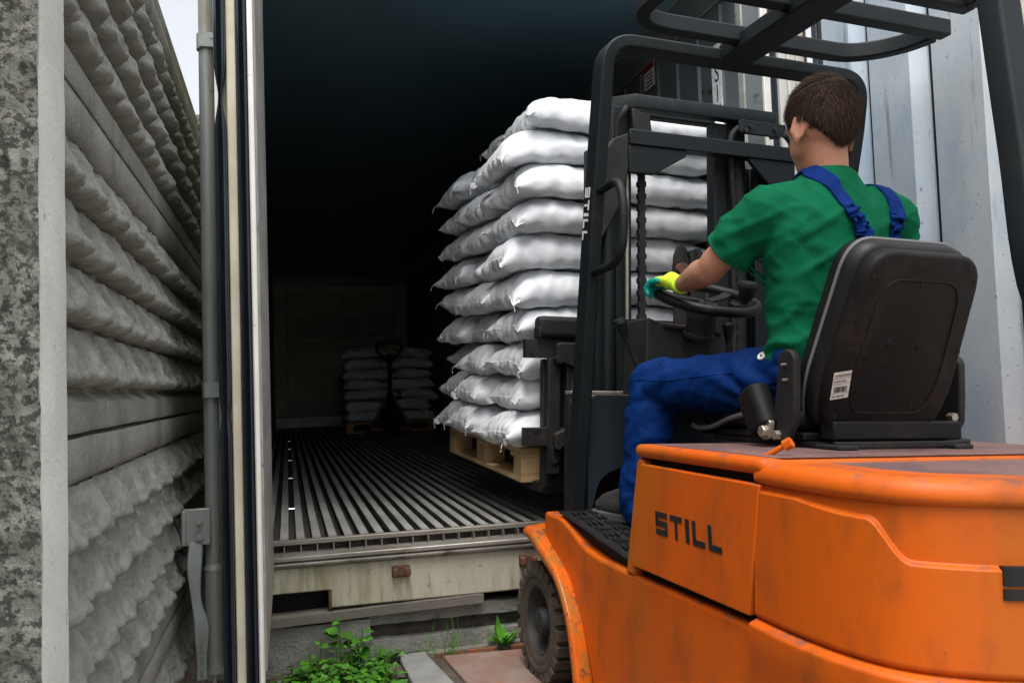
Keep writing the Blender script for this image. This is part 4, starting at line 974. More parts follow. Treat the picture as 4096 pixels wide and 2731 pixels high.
# ------------------------------------------------------------------ driver (built in the forklift's frame, a thing of his own)
def caps(b, pts, n=14):
    """tapered limbs: list of (point, radius or (rx,ry,rz))"""
    for i, (p, r) in enumerate(pts):
        rr = r if isinstance(r, tuple) else (r, r, r); b.ell(p, rr, n, 9)
        if i:
            q, s = pts[i - 1]; s = s if not isinstance(s, tuple) else sum(s) / 3; r_ = sum(rr) / 3
            b.cyl(q, p, s, r_, n)
    return b
def remesh(b, name, vox, m, parent=None, xf=None, smooth_it=6, fac=.5):
    me = bpy.data.meshes.new(name); me.from_pydata(b.v, [], b.f)
    bm = bmesh.new(); bm.from_mesh(me); bmesh.ops.recalc_face_normals(bm, faces=bm.faces); bm.to_mesh(me); bm.free()
    o = bpy.data.objects.new(name, me); COL.objects.link(o)
    r = o.modifiers.new("r", 'REMESH'); r.mode = 'VOXEL'; r.voxel_size = vox; r.use_smooth_shade = True
    s = o.modifiers.new("s", 'SMOOTH'); s.iterations = smooth_it; s.factor = fac
    me2 = apply_mods(o); bpy.data.objects.remove(o); me2.name = name
    me2.materials.clear(); me2.materials.append(m)
    for p in me2.polygons: p.use_smooth = True
    return me2
def displace(me, fn):
    me.update(); ns = [v.normal.copy() for v in me.vertices]
    for v, n in zip(me.vertices, ns): v.co = v.co + n * fn(v.co, n)
    me.update()
def ridge(p, sc, seed): return 1 - 2 * abs(nz((p[0] * sc[0], p[1] * sc[1], p[2] * sc[2]), 1.0, seed))

HC = Vector((-.098, -.905, 1.786)); HY = R(3)
HM = Matrix.Translation(HC) @ Matrix.Rotation(HY, 4, 'Z') @ Matrix.Rotation(R(-12), 4, 'X') @ Matrix.Scale(1.09, 4)
def H(x, y, z): return HM @ Vector((x, y, z))
# skin: head, neck, torso core, arms, legs
b = MB()
b.ell((0, -.006, .010), (.077, .098, .103), 24, 16, xf=HM)                 # cranium
b.ell((0, .040, -.045), (.060, .058, .075), 18, 12, xf=HM)                  # face
b.ell((0, .060, -.090), (.042, .034, .030), 14, 10, xf=HM)                  # chin
b.ell((0, .104, -.030), (.012, .018, .020), 10, 8, xf=HM)                   # nose
b.ell((0, .085, -.068), (.024, .014, .010), 10, 8, xf=HM)                   # lips
b.ell((0, .080, .018), (.050, .018, .012), 12, 8, xf=HM)                    # brow
for s in (-1, 1):
    b.ell((s * .050, .030, -.055), (.018, .040, .030), 10, 8, xf=HM)
    em = HM @ Matrix.Translation((s * .080, -.004, -.028)) @ Matrix.Rotation(R(s * -22), 4, 'Z') @ Matrix.Rotation(R(10), 4, 'X')
    ring = [(s * .006 + .0, .017 * math.cos(a) - .002, .030 * math.sin(a) + .004) for a in [2 * math.pi * i / 18 for i in range(18)]]
    b.tube([em @ Vector(q) for q in ring], .0065, 8, closed=True)
    b.ell((0, 0, 0), (.007, .015, .026), 10, 8, xf=em); b.ell((s * .004, .004, -.030), (.007, .009, .011), 10, 8, xf=em)
caps(b, [((-.085, -.925, 1.56), .052), ((-.095, -.920, 1.68), .062), ((-.098, -.912, 1.75), .062)])
caps(b, [((-.07, -.87, 1.12), (.13, .09, .1)), ((-.075, -.885, 1.33), (.12, .08, .12)), ((-.08, -.90, 1.48), (.13, .065, .07))])
LS, LE, LW = Vector((-.272, -.882, 1.528)), Vector((-.330, -.690, 1.386)), Vector((-.287, -.448, 1.377))
caps(b, [(LS, .05), (LS.lerp(LE, .5), .048), (LE - Vector((0, .03, -.02)), .044), (LE, .042), (LE.lerp(LW, .25) + Vector((0, 0, .004)), .0445), (LE.lerp(LW, .6), .037), (LE.lerp(LW, .9), .028), (LW, .023), (LW + Vector((.004, .06, .012)), .017)])
RS, RE, RW = Vector((.125, -.930, 1.525)), Vector((.235, -.78, 1.30)), Vector((.25, -.54, 1.20))
caps(b, [(RS, .05), (RS.lerp(RE, .6), .046), (RE, .042), (RE.lerp(RW, .4), .038), (RW, .028), (RW + Vector((0, .05, 0)), .017)])
for hip, kn_, an in ((Vector((-.15, -.80, 1.065)), Vector((-.355, -.378, 1.055)), Vector((-.372, -.340, .69))), (Vector((.04, -.82, 1.065)), Vector((.13, -.34, 1.06)), Vector((.14, -.27, .69)))):
    caps(b, [((-.055, -.84, 1.07), .09), (hip, .07), (kn_, .048), (kn_.lerp(an, .3), .048), (an, .036)])
body = remesh(b, "person", .0075, MT['skin'], smooth_it=4)
per = bpy.data.objects.new("person", body); COL.objects.link(per); per.matrix_world = FM
tag(per, "person in green T-shirt and blue dungarees sitting at the forklift wheel, seen from behind", "person")
for s in (-1, 1): MB().ell(H(s * .028, .074, .0), (.011, .009, .009), 10, 8).build("eye", MT['eye'], per, smooth=180)

# hair: shell plus short strands
def hairline(x, y, z):                       # >0 inside the hair
    if y > .02: lim = .030 + .30 * (y - .02) if abs(x) < .06 else .0 + .6 * max(0, y - .02)
    elif y > -.045: lim = -.006 - .35 * (.02 - y) if True else 0
    else: lim = -.029 - 1.3 * (-.045 - y) - .9 * max(0, .070 - abs(x)) * sst(-.045, -.075, y)
    return z - max(lim, -.106)
hr = (.084, .106, .112)
def hp_(u, w):
    a = 2 * math.pi * u; c = math.pi * (w - .5)
    return Vector((hr[0] * math.cos(a) * math.cos(c), hr[1] * math.sin(a) * math.cos(c) - .008, hr[2] * math.sin(c) + .012))
vs = []; fs = []; nu, nv = 56, 36
def taper(p): return sst(.0, .05, hairline(*p))
for i in range(nu):
    for j in range(nv + 1):
        p = hp_(i / nu, j / nv); t = taper(p)
        k = .915 + .085 * t + .012 * nz(p, 26, 3) * t
        if p.y < -.02 and p.z < -.03: k -= .25 * max(0, -.03 - p.z)
        vs.append(p * k)
for i in range(nu):
    for j in range(nv):
        q = [i * (nv + 1) + j, ((i + 1) % nu) * (nv + 1) + j, ((i + 1) % nu) * (nv + 1) + j + 1, i * (nv + 1) + j + 1]
        if sum(hairline(*vs[t]) > -.004 for t in q) >= 3: fs.append(q)
hb = MB(); hb.add(vs, fs, HM); hair = hb.build("hair", MT['hair'], per, smooth=180)
rnd = random.Random(11); hb = MB(); cnt = 0; hm_ = (0, 0, 1, 1, 2)
while cnt < 14000:
    u = rnd.random(); w = math.acos(1 - 2 * rnd.random()) / math.pi
    p = hp_(u, w); hl = hairline(*p)
    if hl < -.006: continue
    t = taper(p); k = .905 + .085 * t
    if p.y < -.02 and p.z < -.03: k -= .25 * max(0, -.03 - p.z)
    q = p * k; n = Vector((p.x / hr[0] ** 2, (p.y + .008) / hr[1] ** 2, (p.z - .012) / hr[2] ** 2)).normalized()
    cl_ = nz(p, 14, 2)
    flow = Vector((.35 * cl_, .75 if p.z > .075 else (.30 if p.z > 0 else .05), -.95 if p.z < .08 else -.15)) + Vector((rnd.gauss(0, .12), rnd.gauss(0, .12), rnd.gauss(0, .10)))
    flow = (flow - n * flow.dot(n)).normalized()
    L_ = rnd.uniform(.018, .042) * (.40 + .60 * t); side = flow.cross(n) * .00085; hb.mi = rnd.choice(hm_)
    tip = q + flow * L_ + n * (.009 * rnd.random() ** 2 + .0015)
    mid = q + flow * L_ * .5 + n * .003
    hb.add([q - side, q + side, mid + side * .8, tip, mid - side * .8], [(0, 1, 2, 4), (4, 2, 3)], HM); cnt += 1
link("hair_strands", hb.mesh("hair_strands", fix=False, mats=[MT['hair'], MT['hair_mid'], MT['hair_light']]), hair)

# T-shirt
b = MB()
secs = smooth_path([(1.03, .150, .105), (1.08, .166, .116), (1.14, .170, .120), (1.22, .169, .120), (1.32, .175, .121), (1.42, .189, .121), (1.49, .194, .114), (1.545, .180, .098), (1.585, .135, .084), (1.615, .098, .077), (1.648, .074, .070)], 4)
def tors(u, v):
    f = v * (len(secs) - 1); i = min(int(f), len(secs) - 2); s_ = secs[i].lerp(secs[i + 1], f - i); a = 2 * math.pi * u
    k = (s_.x - 1.03) / .62; sq = lambda c_: math.copysign(abs(c_) ** .86, c_)
    return (-.060 - .031 * k + s_.y * sq(math.cos(a)), -.865 - .057 * k + s_.z * sq(math.sin(a)), s_.x)
b.grid(tors, 40, 40, wrapu=True)
n0 = len(b.v); b.f.append([n0 - 40 * 41 + i * 41 for i in range(40)]); b.f.append([n0 - 40 * 41 + i * 41 + 40 for i in range(40)]); b.m += [0, 0]
sl = LS.lerp(LE, .92)
caps(b, [(Vector((-.19, -.900, 1.545)), .075), (LS + Vector((.01, 0, .0)), .076), (LS.lerp(LE, .45), .075), (LS.lerp(LE, .70), .075)], 16)
caps(b, [(Vector((.05, -.925, 1.545)), .075), (RS + Vector((-.005, 0, 0)), .076), (RS.lerp(RE, .5), .072), (RS.lerp(RE, 1.1), .07)], 16)
sh_me = remesh(b, "shirt", .0085, MT['shirt'], smooth_it=8)
def shirt_fold(p, n):
    d = .0
    low = sst(1.36, 1.12, p.z); cr = lambda q, sc, sd, w: max(0, 1 - abs(nz((q[0] * sc[0], q[1] * sc[1], q[2] * sc[2]), 1.0, sd)) / w) ** 1.5
    d += .011 * low * cr((p.x, p.y, p.z - .25 * abs(p.x + .06) + .12 * p.x), (5, 5, 16), 3, .34)
    d += .007 * cr((p.x, p.y, p.z - .6 * p.x), (4, 4, 11), 8, .25) * sst(1.60, 1.50, p.z)
    d += .0045 * cr((p.x, p.y, p.z + .5 * p.x), (9, 9, 17), 5, .25) - .003
    # drag lines out of the arm pit
    q = Vector((-.235, -.90, 1.42)); r = (p - q); dist = r.length
    ang = math.atan2(r.z, r.x); d += .0025 * math.exp(-((dist - .12) / .06) ** 2) * math.sin(ang * 5 + dist * 20)
    # sleeve creases
    a = (p - LS).dot((LE - LS).normalized()) / (LE - LS).length
    if p.x < -.25: d += .005 * math.sin(a * 16 + p.z * 22 + 2 * nz(p, 9)) * sst(.1, .5, a)
    return d
displace(sh_me, shirt_fold)
bm = bmesh.new(); bm.from_mesh(sh_me)
for P0, P1, t, rad in ((LS, LE, .64, .15), (RS, RE, .8, .16)):
    dr = (P1 - P0).normalized(); pc_ = P0.lerp(P1, t)
    def near_arm(f):
        q = f.calc_center_median() - pc_; t_ = q.dot(dr); return -.04 < t_ < .30 and (q - dr * t_).length < (.105 if t_ < .06 else .13)
    fc = [f for f in bm.faces if near_arm(f)]
    geom = list({v for f in fc for v in f.verts}) + list({e for f in fc for e in f.edges}) + fc
    bmesh.ops.bisect_plane(bm, geom=geom, plane_co=pc_, plane_no=dr)
    kill = [f for f in bm.faces if near_arm(f) and (f.calc_center_median() - pc_).dot(dr) > 1e-5]
    bmesh.ops.delete(bm, geom=kill, context='FACES')
# neck opening
kill = [f for f in bm.faces if f.calc_center_median().z > 1.644 and (f.calc_center_median().xy - Vector((-.09, -.922))).length < .062]
bmesh.ops.delete(bm, geom=kill, context='FACES')
rim_ = [e.verts[0].co.copy() for e in bm.edges if e.is_boundary and e.verts[0].co.z > 1.60]
nb = 32; collar_pts = []
for i in range(nb):
    a = 2 * math.pi * (i + .5) / nb - math.pi; near_ = [q for q in rim_ if abs((math.atan2(q.y + .922, q.x + .09) - a + math.pi) % (2 * math.pi) - math.pi) < .25]
    if near_: collar_pts.append(sum(near_, Vector()) / len(near_))
bm.to_mesh(sh_me); bm.free()
for p in sh_me.polygons: p.use_smooth = True
shirt = link("shirt", sh_me, per); sd = shirt.modifiers.new("s", 'SOLIDIFY'); sd.thickness = .0035; sd.offset = 0
# collar and sleeve hem
def ring_on(pc_, dr, r0, nm, m, th, par):
    u = dr.orthogonal().normalized(); w = dr.cross(u); bv = BVHTree.FromPolygons([v.co for v in sh_me.vertices], [list(p.vertices) for p in sh_me.polygons]); pts = []
    for i in range(40):
        a = 2 * math.pi * i / 40; d_ = u * math.cos(a) + w * math.sin(a)
        hit = bv.ray_cast(pc_ + d_ * r0, -d_, r0)
        if hit[0] is not None: pts.append(hit[0] + d_ * .001)
    if len(pts) > 8: MB().tube(pts, th, 6, closed=True).build(nm, m, par, smooth=60)
dr = (LE - LS).normalized(); ring_on(LS.lerp(LE, .64) - dr * .004, dr, .15, "sleeve_hem", MT['shirt'], .0032, shirt)
ring_on(LS.lerp(LE, .64) - dr * .022, dr, .15, "hem_stitch", MT['shirt'], .0018, shirt)
cpts = collar_pts
MB().tube(cpts, .0055, 8, closed=True).build("collar", MT['shirt'], shirt, smooth=60)

# dungaree trousers
b = MB()
hipL, knL, anL = Vector((-.155, -.80, 1.068)), Vector((-.352, -.378, 1.052)), Vector((-.374, -.345, .700))
hipR, knR, anR = Vector((.045, -.82, 1.068)), Vector((.13, -.34, 1.06)), Vector((.14, -.27, .70))
caps(b, [((-.06, -.862, 1.065), (.178, .128, .078)), ((-.062, -.868, 1.12), (.172, .122, .050))], 20)
for hp2, kn2, an2 in ((hipL, knL, anL), (hipR, knR, anR)):
    caps(b, [(hp2, .094), (hp2.lerp(kn2, .35), .090), (hp2.lerp(kn2, .75), .077), (kn2 + Vector((0, .0, .004)), .070), (kn2.lerp(an2, .25) + Vector((0, -.006, 0)), .067), (kn2.lerp(an2, .6), .064), (an2, .062), (an2 + Vector((0, -.01, -.05)), .060)], 16)
tr_me = remesh(b, "trousers", .0085, MT['trouser'], smooth_it=8)
def tr_fold(p, n):
    cr = lambda q, sc, sd, w: max(0, 1 - abs(nz((q[0] * sc[0], q[1] * sc[1], q[2] * sc[2]), 1.0, sd)) / w) ** 1.5
    d = .006 * cr((p.x, p.y + .6 * p.z, p.z - .5 * p.y), (7, 14, 7), 2, .3) + .003 * cr((p.x, p.y - .4 * p.z, p.z), (12, 12, 20), 5, .22)
    s = (p - hipL).dot((knL - hipL)) / (knL - hipL).length_squared
    if p.x < -.02:
        d += .009 * sst(.55, .0, s) * math.sin((p.y * 1.2 - p.z * 1.6 + p.x) * 62 + 3 * nz(p, 6)) * sst(-.3, .1, s)
        d += .006 * sst(.35, .9, s) * ridge((p.x, p.y + p.z, p.z), (5, 12, 5), 6)
        k = (knL - p).length
        if p.y < knL.y - .02: d += .008 * math.exp(-(k / .13) ** 2) * math.sin((p.z + .5 * p.y) * 85)
    if p.z < .98: d += .007 * ridge((p.x, p.y, p.z - .8 * p.y), (4, 4, 13), 9)
    return d
displace(tr_me, tr_fold)
tro = link("trousers", tr_me, per)
tbv = BVHTree.FromPolygons([v.co for v in tr_me.vertices], [list(p.vertices) for p in tr_me.polygons])
def on_surf(bv, p, d, off):
    h = bv.ray_cast(Vector(p), Vector(d).normalized())
    if h[0] is None: h = bv.find_nearest(Vector(p))
    return h[0] + h[1] * off, h[1]
# seams, waistband, button
def seam(pts, r, m, nm, par, bv, d=(1, 0, 0)):
    MB().tube([on_surf(bv, p, d, .0005)[0] for p in smooth_path(pts, 6)], r, 6).build(nm, m, par, smooth=60)
seam([(-.8, -.38, 1.07), (-.8, -.50, 1.065), (-.8, -.62, 1.075), (-.8, -.74, 1.085)], .0022, MT['trouser'], "side_seam", tro, tbv)
seam([(-.8, -.46, 1.14), (-.8, -.455, 1.10), (-.8, -.45, 1.06)], .002, MT['trouser'], "knee_patch_seam", tro, tbv)
p, n = on_surf(tbv, (-.8, -.815, 1.128), (1, 0, 0), .004)
ax_ = n; MB().lathe([(.0, .005), (.004, .0035), (.011, .006), (.0135, .004), (.0135, 0), (0, 0)], p, ax_, 20).build("button", MT['button'], tro, smooth=40)
MB().cyl(p + ax_ * .003, p + ax_ * .0065, .003, n=8).build("button_stud", MT['strap'], tro)
# waist flap (bib side) standing over the hip
fl = []
def flap(u, v):
    q, nn = on_surf(tbv, (-.8, -.93 + .17 * u, 1.06 + .095 * v - .03 * u), (1, 0, 0), .006 + .010 * math.sin(u * 7) * v + .006 * v)
    return q
MB().grid(flap, 12, 8).build("hip_flap", MT['trouser'], tro, smooth=180).modifiers.new("s", 'SOLIDIFY').thickness = .004

# straps over the back
sbv = BVHTree.FromPolygons([v.co for v in sh_me.vertices], [list(p.vertices) for p in sh_me.polygons])
def strap(pts, gather):
    P = smooth_path(pts, 10); pos = []; nor = []
    for p in P:
        if p.z > 1.60: h = sbv.find_nearest(p)
        else: h = sbv.ray_cast(Vector((p.x, -1.7, p.z)), Vector((0, 1, 0)))
        if h[0] is None: h = sbv.find_nearest(p)
        pos.append(h[0]); nor.append(h[1])
    n_ = len(pos)
    for _ in range(3): nor = [(nor[max(i - 1, 0)] + nor[i] + nor[min(i + 1, n_ - 1)]).normalized() for i in range(n_)]
    def fn(u, v):
        f = u * (n_ - 1); i = min(int(f), n_ - 2); t = f - i
        q = pos[i].lerp(pos[i + 1], t); nn = nor[i].lerp(nor[i + 1], t).normalized(); tg = (pos[i + 1] - pos[i]).normalized(); sd_ = tg.cross(nn).normalized()
        g = sst(gather - .03, gather + .06, u); w = .046 * (1 + .10 * g * math.sin(u * 62) + .04 * g * math.sin(u * 131))
        lift = .007 + g * (.010 + .010 * math.sin(u * 95 + 2.2 * math.sin(v * 4 + u * 30)) + .004 * math.sin(u * 170 + v * 9))
        return q + sd_ * (v - .5) * w + nn * (lift * (1 - .35 * abs(2 * v - 1) ** 3)) + tg * g * .006 * math.sin(v * 6 + u * 40)
    MB().grid(fn, 150, 12).build("strap", MT['strap'], per, smooth=180).modifiers.new("s", 'SOLIDIFY').thickness = .005
strap([(-.175, -.84, 1.645), (-.160, -.92, 1.640), (-.135, -.97, 1.59), (-.105, -1.0, 1.53), (-.075, -1.0, 1.475), (-.055, -1.0, 1.42), (-.045, -1.0, 1.34)], .50)
strap([(.035, -.86, 1.625), (.055, -.94, 1.605), (.070, -.98, 1.56), (.075, -1.0, 1.51), (.065, -1.0, 1.46), (.055, -1.0, 1.40), (.05, -1.0, 1.33)], .46)

# gloves: yellow back of the hand, teal dipped fingers closed over the rim
def glove(wr, pc_, kn_c, spread, fwd, down, mirror):
    b = MB(); caps(b, [(wr, (.031, .031, .027)), (wr.lerp(pc_, .35), (.030, .030, .026))], 14)
    caps(b, [(wr.lerp(pc_, .35), .026), (pc_, (.040, .036, .021))], 14); b.ell(kn_c, (.044, .022, .019), 14, 10)
    g = remesh(b, "glove", .004, MT['glove_y'], smooth_it=3); go = link("glove", g, per)
    f = MB()
    for i, t in enumerate((-1, -.35, .33, .95)):
        ln = (.85, 1.0, .97, .78)[i]; k0 = kn_c + spread * t * .032
        p1 = k0 + fwd * .034 * ln + down * .004; p2 = p1 + fwd * .018 * ln + down * .026 * ln; p3 = p2 - fwd * .010 + down * .022 * ln
        caps(f, [(k0 - fwd * .006, .0118), (p1, .0112), (p2, .0104), (p3, .0092)], 10)
    t0 = pc_ + spread * -.022 * mirror + down * .008; caps(f, [(t0, .013), (t0 + spread * -.004 * mirror + fwd * .020 + down * .006, .011), (t0 + spread * .008 * mirror + fwd * .036 + down * .010, .009)], 10)
    fm = remesh(f, "glove_fingers", .0035, MT['glove_t'], smooth_it=2); link("glove_fingers", fm, go)
    return go
glL = glove(LW, Vector((-.288, -.385, 1.398)), Vector((-.286, -.335, 1.402)), Vector((1, .25, 0)).normalized(), Vector((-.30, .92, .10)).normalized(), Vector((-.05, .1, -1)).normalized(), -1)
glove(RW, Vector((.25, -.475, 1.20)), Vector((.248, -.425, 1.20)), Vector((1, 0, 0)), Vector((0, 1, .15)).normalized(), Vector((0, .2, -1)).normalized(), 1)
MB().tube([LW + Vector((.031 * math.cos(a), -.004, .027 * math.sin(a) + .001)) for a in [2 * math.pi * i / 20 for i in range(20)]], .005, 6, closed=True).build("glove_cuff", MT['glove_y'], glL, smooth=60)

# shoes
def shoe(an, toe_dir, zb):
    d = Vector((toe_dir[0], toe_dir[1], 0)).normalized(); s = Vector((d.y, -d.x, 0))
    heel = Vector((an.x, an.y, zb)) - d * .055
    F = Matrix(((s.x, d.x, 0, heel.x), (s.y, d.y, 0, heel.y), (0, 0, 1, heel.z), (0, 0, 0, 1)))
    b = MB(); caps(b, [((0, .03, .055), (.036, .040, .050)), ((0, .11, .050), (.040, .060, .042)), ((0, .20, .040), (.045, .055, .034)), ((0, .045, .095), (.036, .042, .03))], 14)
    m_ = remesh(b, "shoe", .0055, MT['shoe'], smooth_it=4); o = link("shoe", m_, per, None, F)
    out = [(-.036, .0), (-.040, .06), (-.043, .12), (-.050, .19), (-.040, .245), (0, .268), (.040, .245), (.050, .19), (.043, .12), (.040, .06), (.036, 0), (0, -.018)]
    out = [(q.x, q.y) for q in smooth_path([(x, y, 0) for x, y in out], 4, closed=True)]
    MB().prism(out, 'z', -.002, .026).build("sole", MT['sole'], o, bevel=.005)
    for k in range(4): MB().tube([(-.02, .10 + k * .016, .086 - k * .004), (0, .104 + k * .016, .094 - k * .004), (.02, .10 + k * .016, .086 - k * .004)], .003, 6).build("lace", MT['piping'], o)
shoe(anL + Vector((-.01, .03, 0)), (-.20, 1), .602); shoe(anR, (.05, 1), .605)
# ------------------------------------------------------------------ sacks: sewn sheets inflated and pressed with the cloth solver
def sack_flat(L_, W_, nx, ny, seed, flange=2):
    rnd = random.Random(seed); verts = []; faces = []; idx = {}
    for s in (0, 1):
        for i in range(nx + 1):
            for j in range(ny + 1):
                edge = i <= flange or i >= nx - flange or j == 0 or j == ny
                if s == 1 and edge: idx[(s, i, j)] = idx[(0, i, j)]; continue
                z = 0 if edge else (.012 if s else -.012) + rnd.uniform(-.005, .005)
                idx[(s, i, j)] = len(verts); verts.append(((i / nx - .5) * L_, (j / ny - .5) * W_, z))
    for s in (0, 1):
        for i in range(nx):
            for j in range(ny):
                if s == 1 and (i < flange or i >= nx - flange): continue
                f = [idx[(s, i, j)], idx[(s, i + 1, j)], idx[(s, i + 1, j + 1)], idx[(s, i, j + 1)]]; faces.append(f if s else f[::-1])
    me = bpy.data.meshes.new("sack"); me.from_pydata(verts, [], faces); me.update(); return me
def plane(z, flip):
    p = bpy.data.meshes.new("p"); p.from_pydata([(-2, -2, 0), (2, -2, 0), (2, 2, 0), (-2, 2, 0)], [], [(3, 2, 1, 0) if flip else (0, 1, 2, 3)])
    o = bpy.data.objects.new("p", p); COL.objects.link(o); o.location = (0, 0, z); o.modifiers.new("c", 'COLLISION'); o.collision.thickness_outer = .004; o.collision.cloth_friction = 15; return o
def simulate(specs, frames=30):
    """all variants side by side in one run"""
    obs = []; lo = plane(0, False); hi = plane(.40, True)
    hi.keyframe_insert("location", frame=1); hi.location = (0, 0, .160); hi.keyframe_insert("location", frame=22)
    lo.scale = hi.scale = (6, 6, 1)
    for k, (L_, W_, vol, seed) in enumerate(specs):
        me = sack_flat(L_, W_, 60, 30, seed); o = bpy.data.objects.new("sack_sim", me); COL.objects.link(o); o.location = (k * 1.6 - 3, 0, .10)
        cm = o.modifiers.new("cl", 'CLOTH'); s = cm.settings
        s.quality = 5; s.mass = .12; s.tension_stiffness = 28; s.compression_stiffness = 28; s.shear_stiffness = 7; s.bending_stiffness = .06
        s.tension_damping = 8; s.compression_damping = 8; s.air_damping = 2
        s.use_pressure = True; s.uniform_pressure_force = 6; s.use_pressure_volume = True; s.target_volume = L_ * W_ * vol; s.pressure_factor = 3
        cm.collision_settings.use_collision = True; cm.collision_settings.collision_quality = 2; cm.collision_settings.distance_min = .004
        cm.collision_settings.use_self_collision = False; cm.point_cache.frame_start = 1; cm.point_cache.frame_end = frames + 5
        obs.append(o)
    for f in range(1, frames + 1): SC.frame_set(f)
    dg = bpy.context.evaluated_depsgraph_get(); out = []
    for o in obs:
        m2 = bpy.data.meshes.new_from_object(o.evaluated_get(dg)); co = np.array([v.co[:] for v in m2.vertices]); co[:, 2] += .10
        out.append((co, [list(p.vertices) for p in m2.polygons]))
    for o in obs + [lo, hi]: bpy.data.objects.remove(o)
    SC.frame_set(1); return out
VAR = simulate([(1.04, .51, .112, 3), (1.0, .53, .096, 8), (1.05, .50, .126, 15)])
def vnorm(co, faces):
    n = np.zeros_like(co)
    for f in faces:
        a, b_, c_ = co[f[0]], co[f[1]], co[f[2]]; q = np.cross(b_ - a, c_ - a)
        for i in f: n[i] += q
    return n / (np.linalg.norm(n, axis=1, keepdims=True) + 1e-12)
for k_, (co, f) in enumerate(VAR):
    co[:, :2] -= (co[:, :2].max(0) + co[:, :2].min(0)) / 2
    nn_ = vnorm(co, f); hl_ = co[:, 0].max(); hw_ = co[:, 1].max()
    for i in range(len(co)):                       # pleats gathered into the sewn ends
        x, y, z = co[i]; de = hl_ - abs(x); dw = hw_ - abs(y)
        a = .0065 * math.exp(-((de - .07) / .075) ** 2) * math.sin(y * 88 + 4 * nz((x, y, z), 6, k_) + (2 if x > 0 else 0)) * sst(0, .06, dw)
        a += .0035 * math.exp(-((dw - .05) / .06) ** 2) * math.sin(x * 60 + 5 * nz((x, y, z), 5, k_ + 3)) * sst(0, .05, de)
        co[i] = co[i] + nn_[i] * a
HS = .158

PA, PB = Vector((.945, 3.50, .650)), Vector((.865, 4.70, .706))
ey = (PB - PA).normalized(); exx = Vector((math.cos(R(3.8)), math.sin(R(3.8)), -math.sin(R(1.6)))); exx = (exx - ey * exx.dot(ey)).normalized(); ez = exx.cross(ey)
PM = Matrix(((exx.x, ey.x, ez.x, PA.x), (exx.y, ey.y, ez.y, PA.y), (exx.z, ey.z, ez.z, PA.z), (0, 0, 0, 1)))

def pallet(name, xf, label):
    """1.2 m (y) by 0.8 m (x) by 0.144 m; origin at a lower corner"""
    e = empty(name, xf); tag(e, label, "pallet", "wooden pallets")
    for i, (x0, x1) in enumerate(((0, .145), (.3275, .4725), (.655, .80))): 
        for j, (y0, y1) in enumerate(((0, .10), (.5275, .6725), (1.10, 1.20))):
            xa, xb = (x0, x0 + .10) if i == 0 else ((x1 - .10, x1) if i == 2 else (x0 + .02, x1 - .02))
            MB().box(xa, xb, y0, y1, .0222, .0998).build("block", MT['pallet'], e, bevel=.002)
    for x0, x1 in ((0, .10), (.35, .45), (.70, .80)): MB().box(x0, x1, 0, 1.2, 0, .022).build("bottom_board", MT['pallet'], e, bevel=.0025)
    for y0, y1 in ((0, .145), (.5275, .6725), (1.055, 1.2)): MB().box(0, .80, y0, y1, .1000, .1218).build("stringer_board", MT['pallet'], e, bevel=.0025)
    for x0, x1 in ((0, .145), (.185, .285), (.3275, .4725), (.515, .615), (.655, .80)): MB().box(x0, x1, 0, 1.2, .122, .144).build("deck_board", MT['pallet'], e, bevel=.0025)
    return e
pal = pallet("pallet", PM, "light wooden pallet raised on the forks under the tall stack of white sacks")

ORD = ["top", "second", "third", "fourth", "fifth", "sixth", "seventh", "eighth", "ninth", "bottom"]
rnd = random.Random(21)
SACK_N = 0
def make_sack(co, faces, fn, m, label, group, threads, rnd, hem=None):
    P = [fn(c) for c in co]
    me = bpy.data.meshes.new("sack"); me.from_pydata([tuple(p) for p in P], [], faces); me.update(); me.materials.append(m)
    for q in me.polygons: q.use_smooth = True
    c = sum(P, Vector()) / len(P); c.z = min(p.z for p in P)
    me.transform(Matrix.Translation(-c)); o = bpy.data.objects.new("sack", me); COL.objects.link(o); o.location = c
    ss = o.modifiers.new("s", 'SUBSURF'); ss.levels = 0; ss.render_levels = 1
    tag(o, label, "sack", group)
    if hem is not None:
        for rows in hem:
            MB().tube([P[i] - c + Vector((0, 0, .0012)) for i in rows], .0016, 4).build("stitching", MT['thread'], o)
    for k in threads:
        a = P[k] - c; pts = [a]
        for i in range(4): pts.append(pts[-1] + Vector((rnd.uniform(-.006, .004), rnd.uniform(-.006, .006), -rnd.uniform(.004, .011))))
        MB().tube(smooth_path(pts, 3), .0014, 5).build("thread", MT['thread'], o)
    return o
def ord_word(layer, n):
    return "bottom layer" if layer == 0 else ("top layer" if layer == n - 1 else ["", "second", "third", "fourth", "fifth", "sixth", "seventh", "eighth", "ninth"][layer] + " layer up")
NL = 10
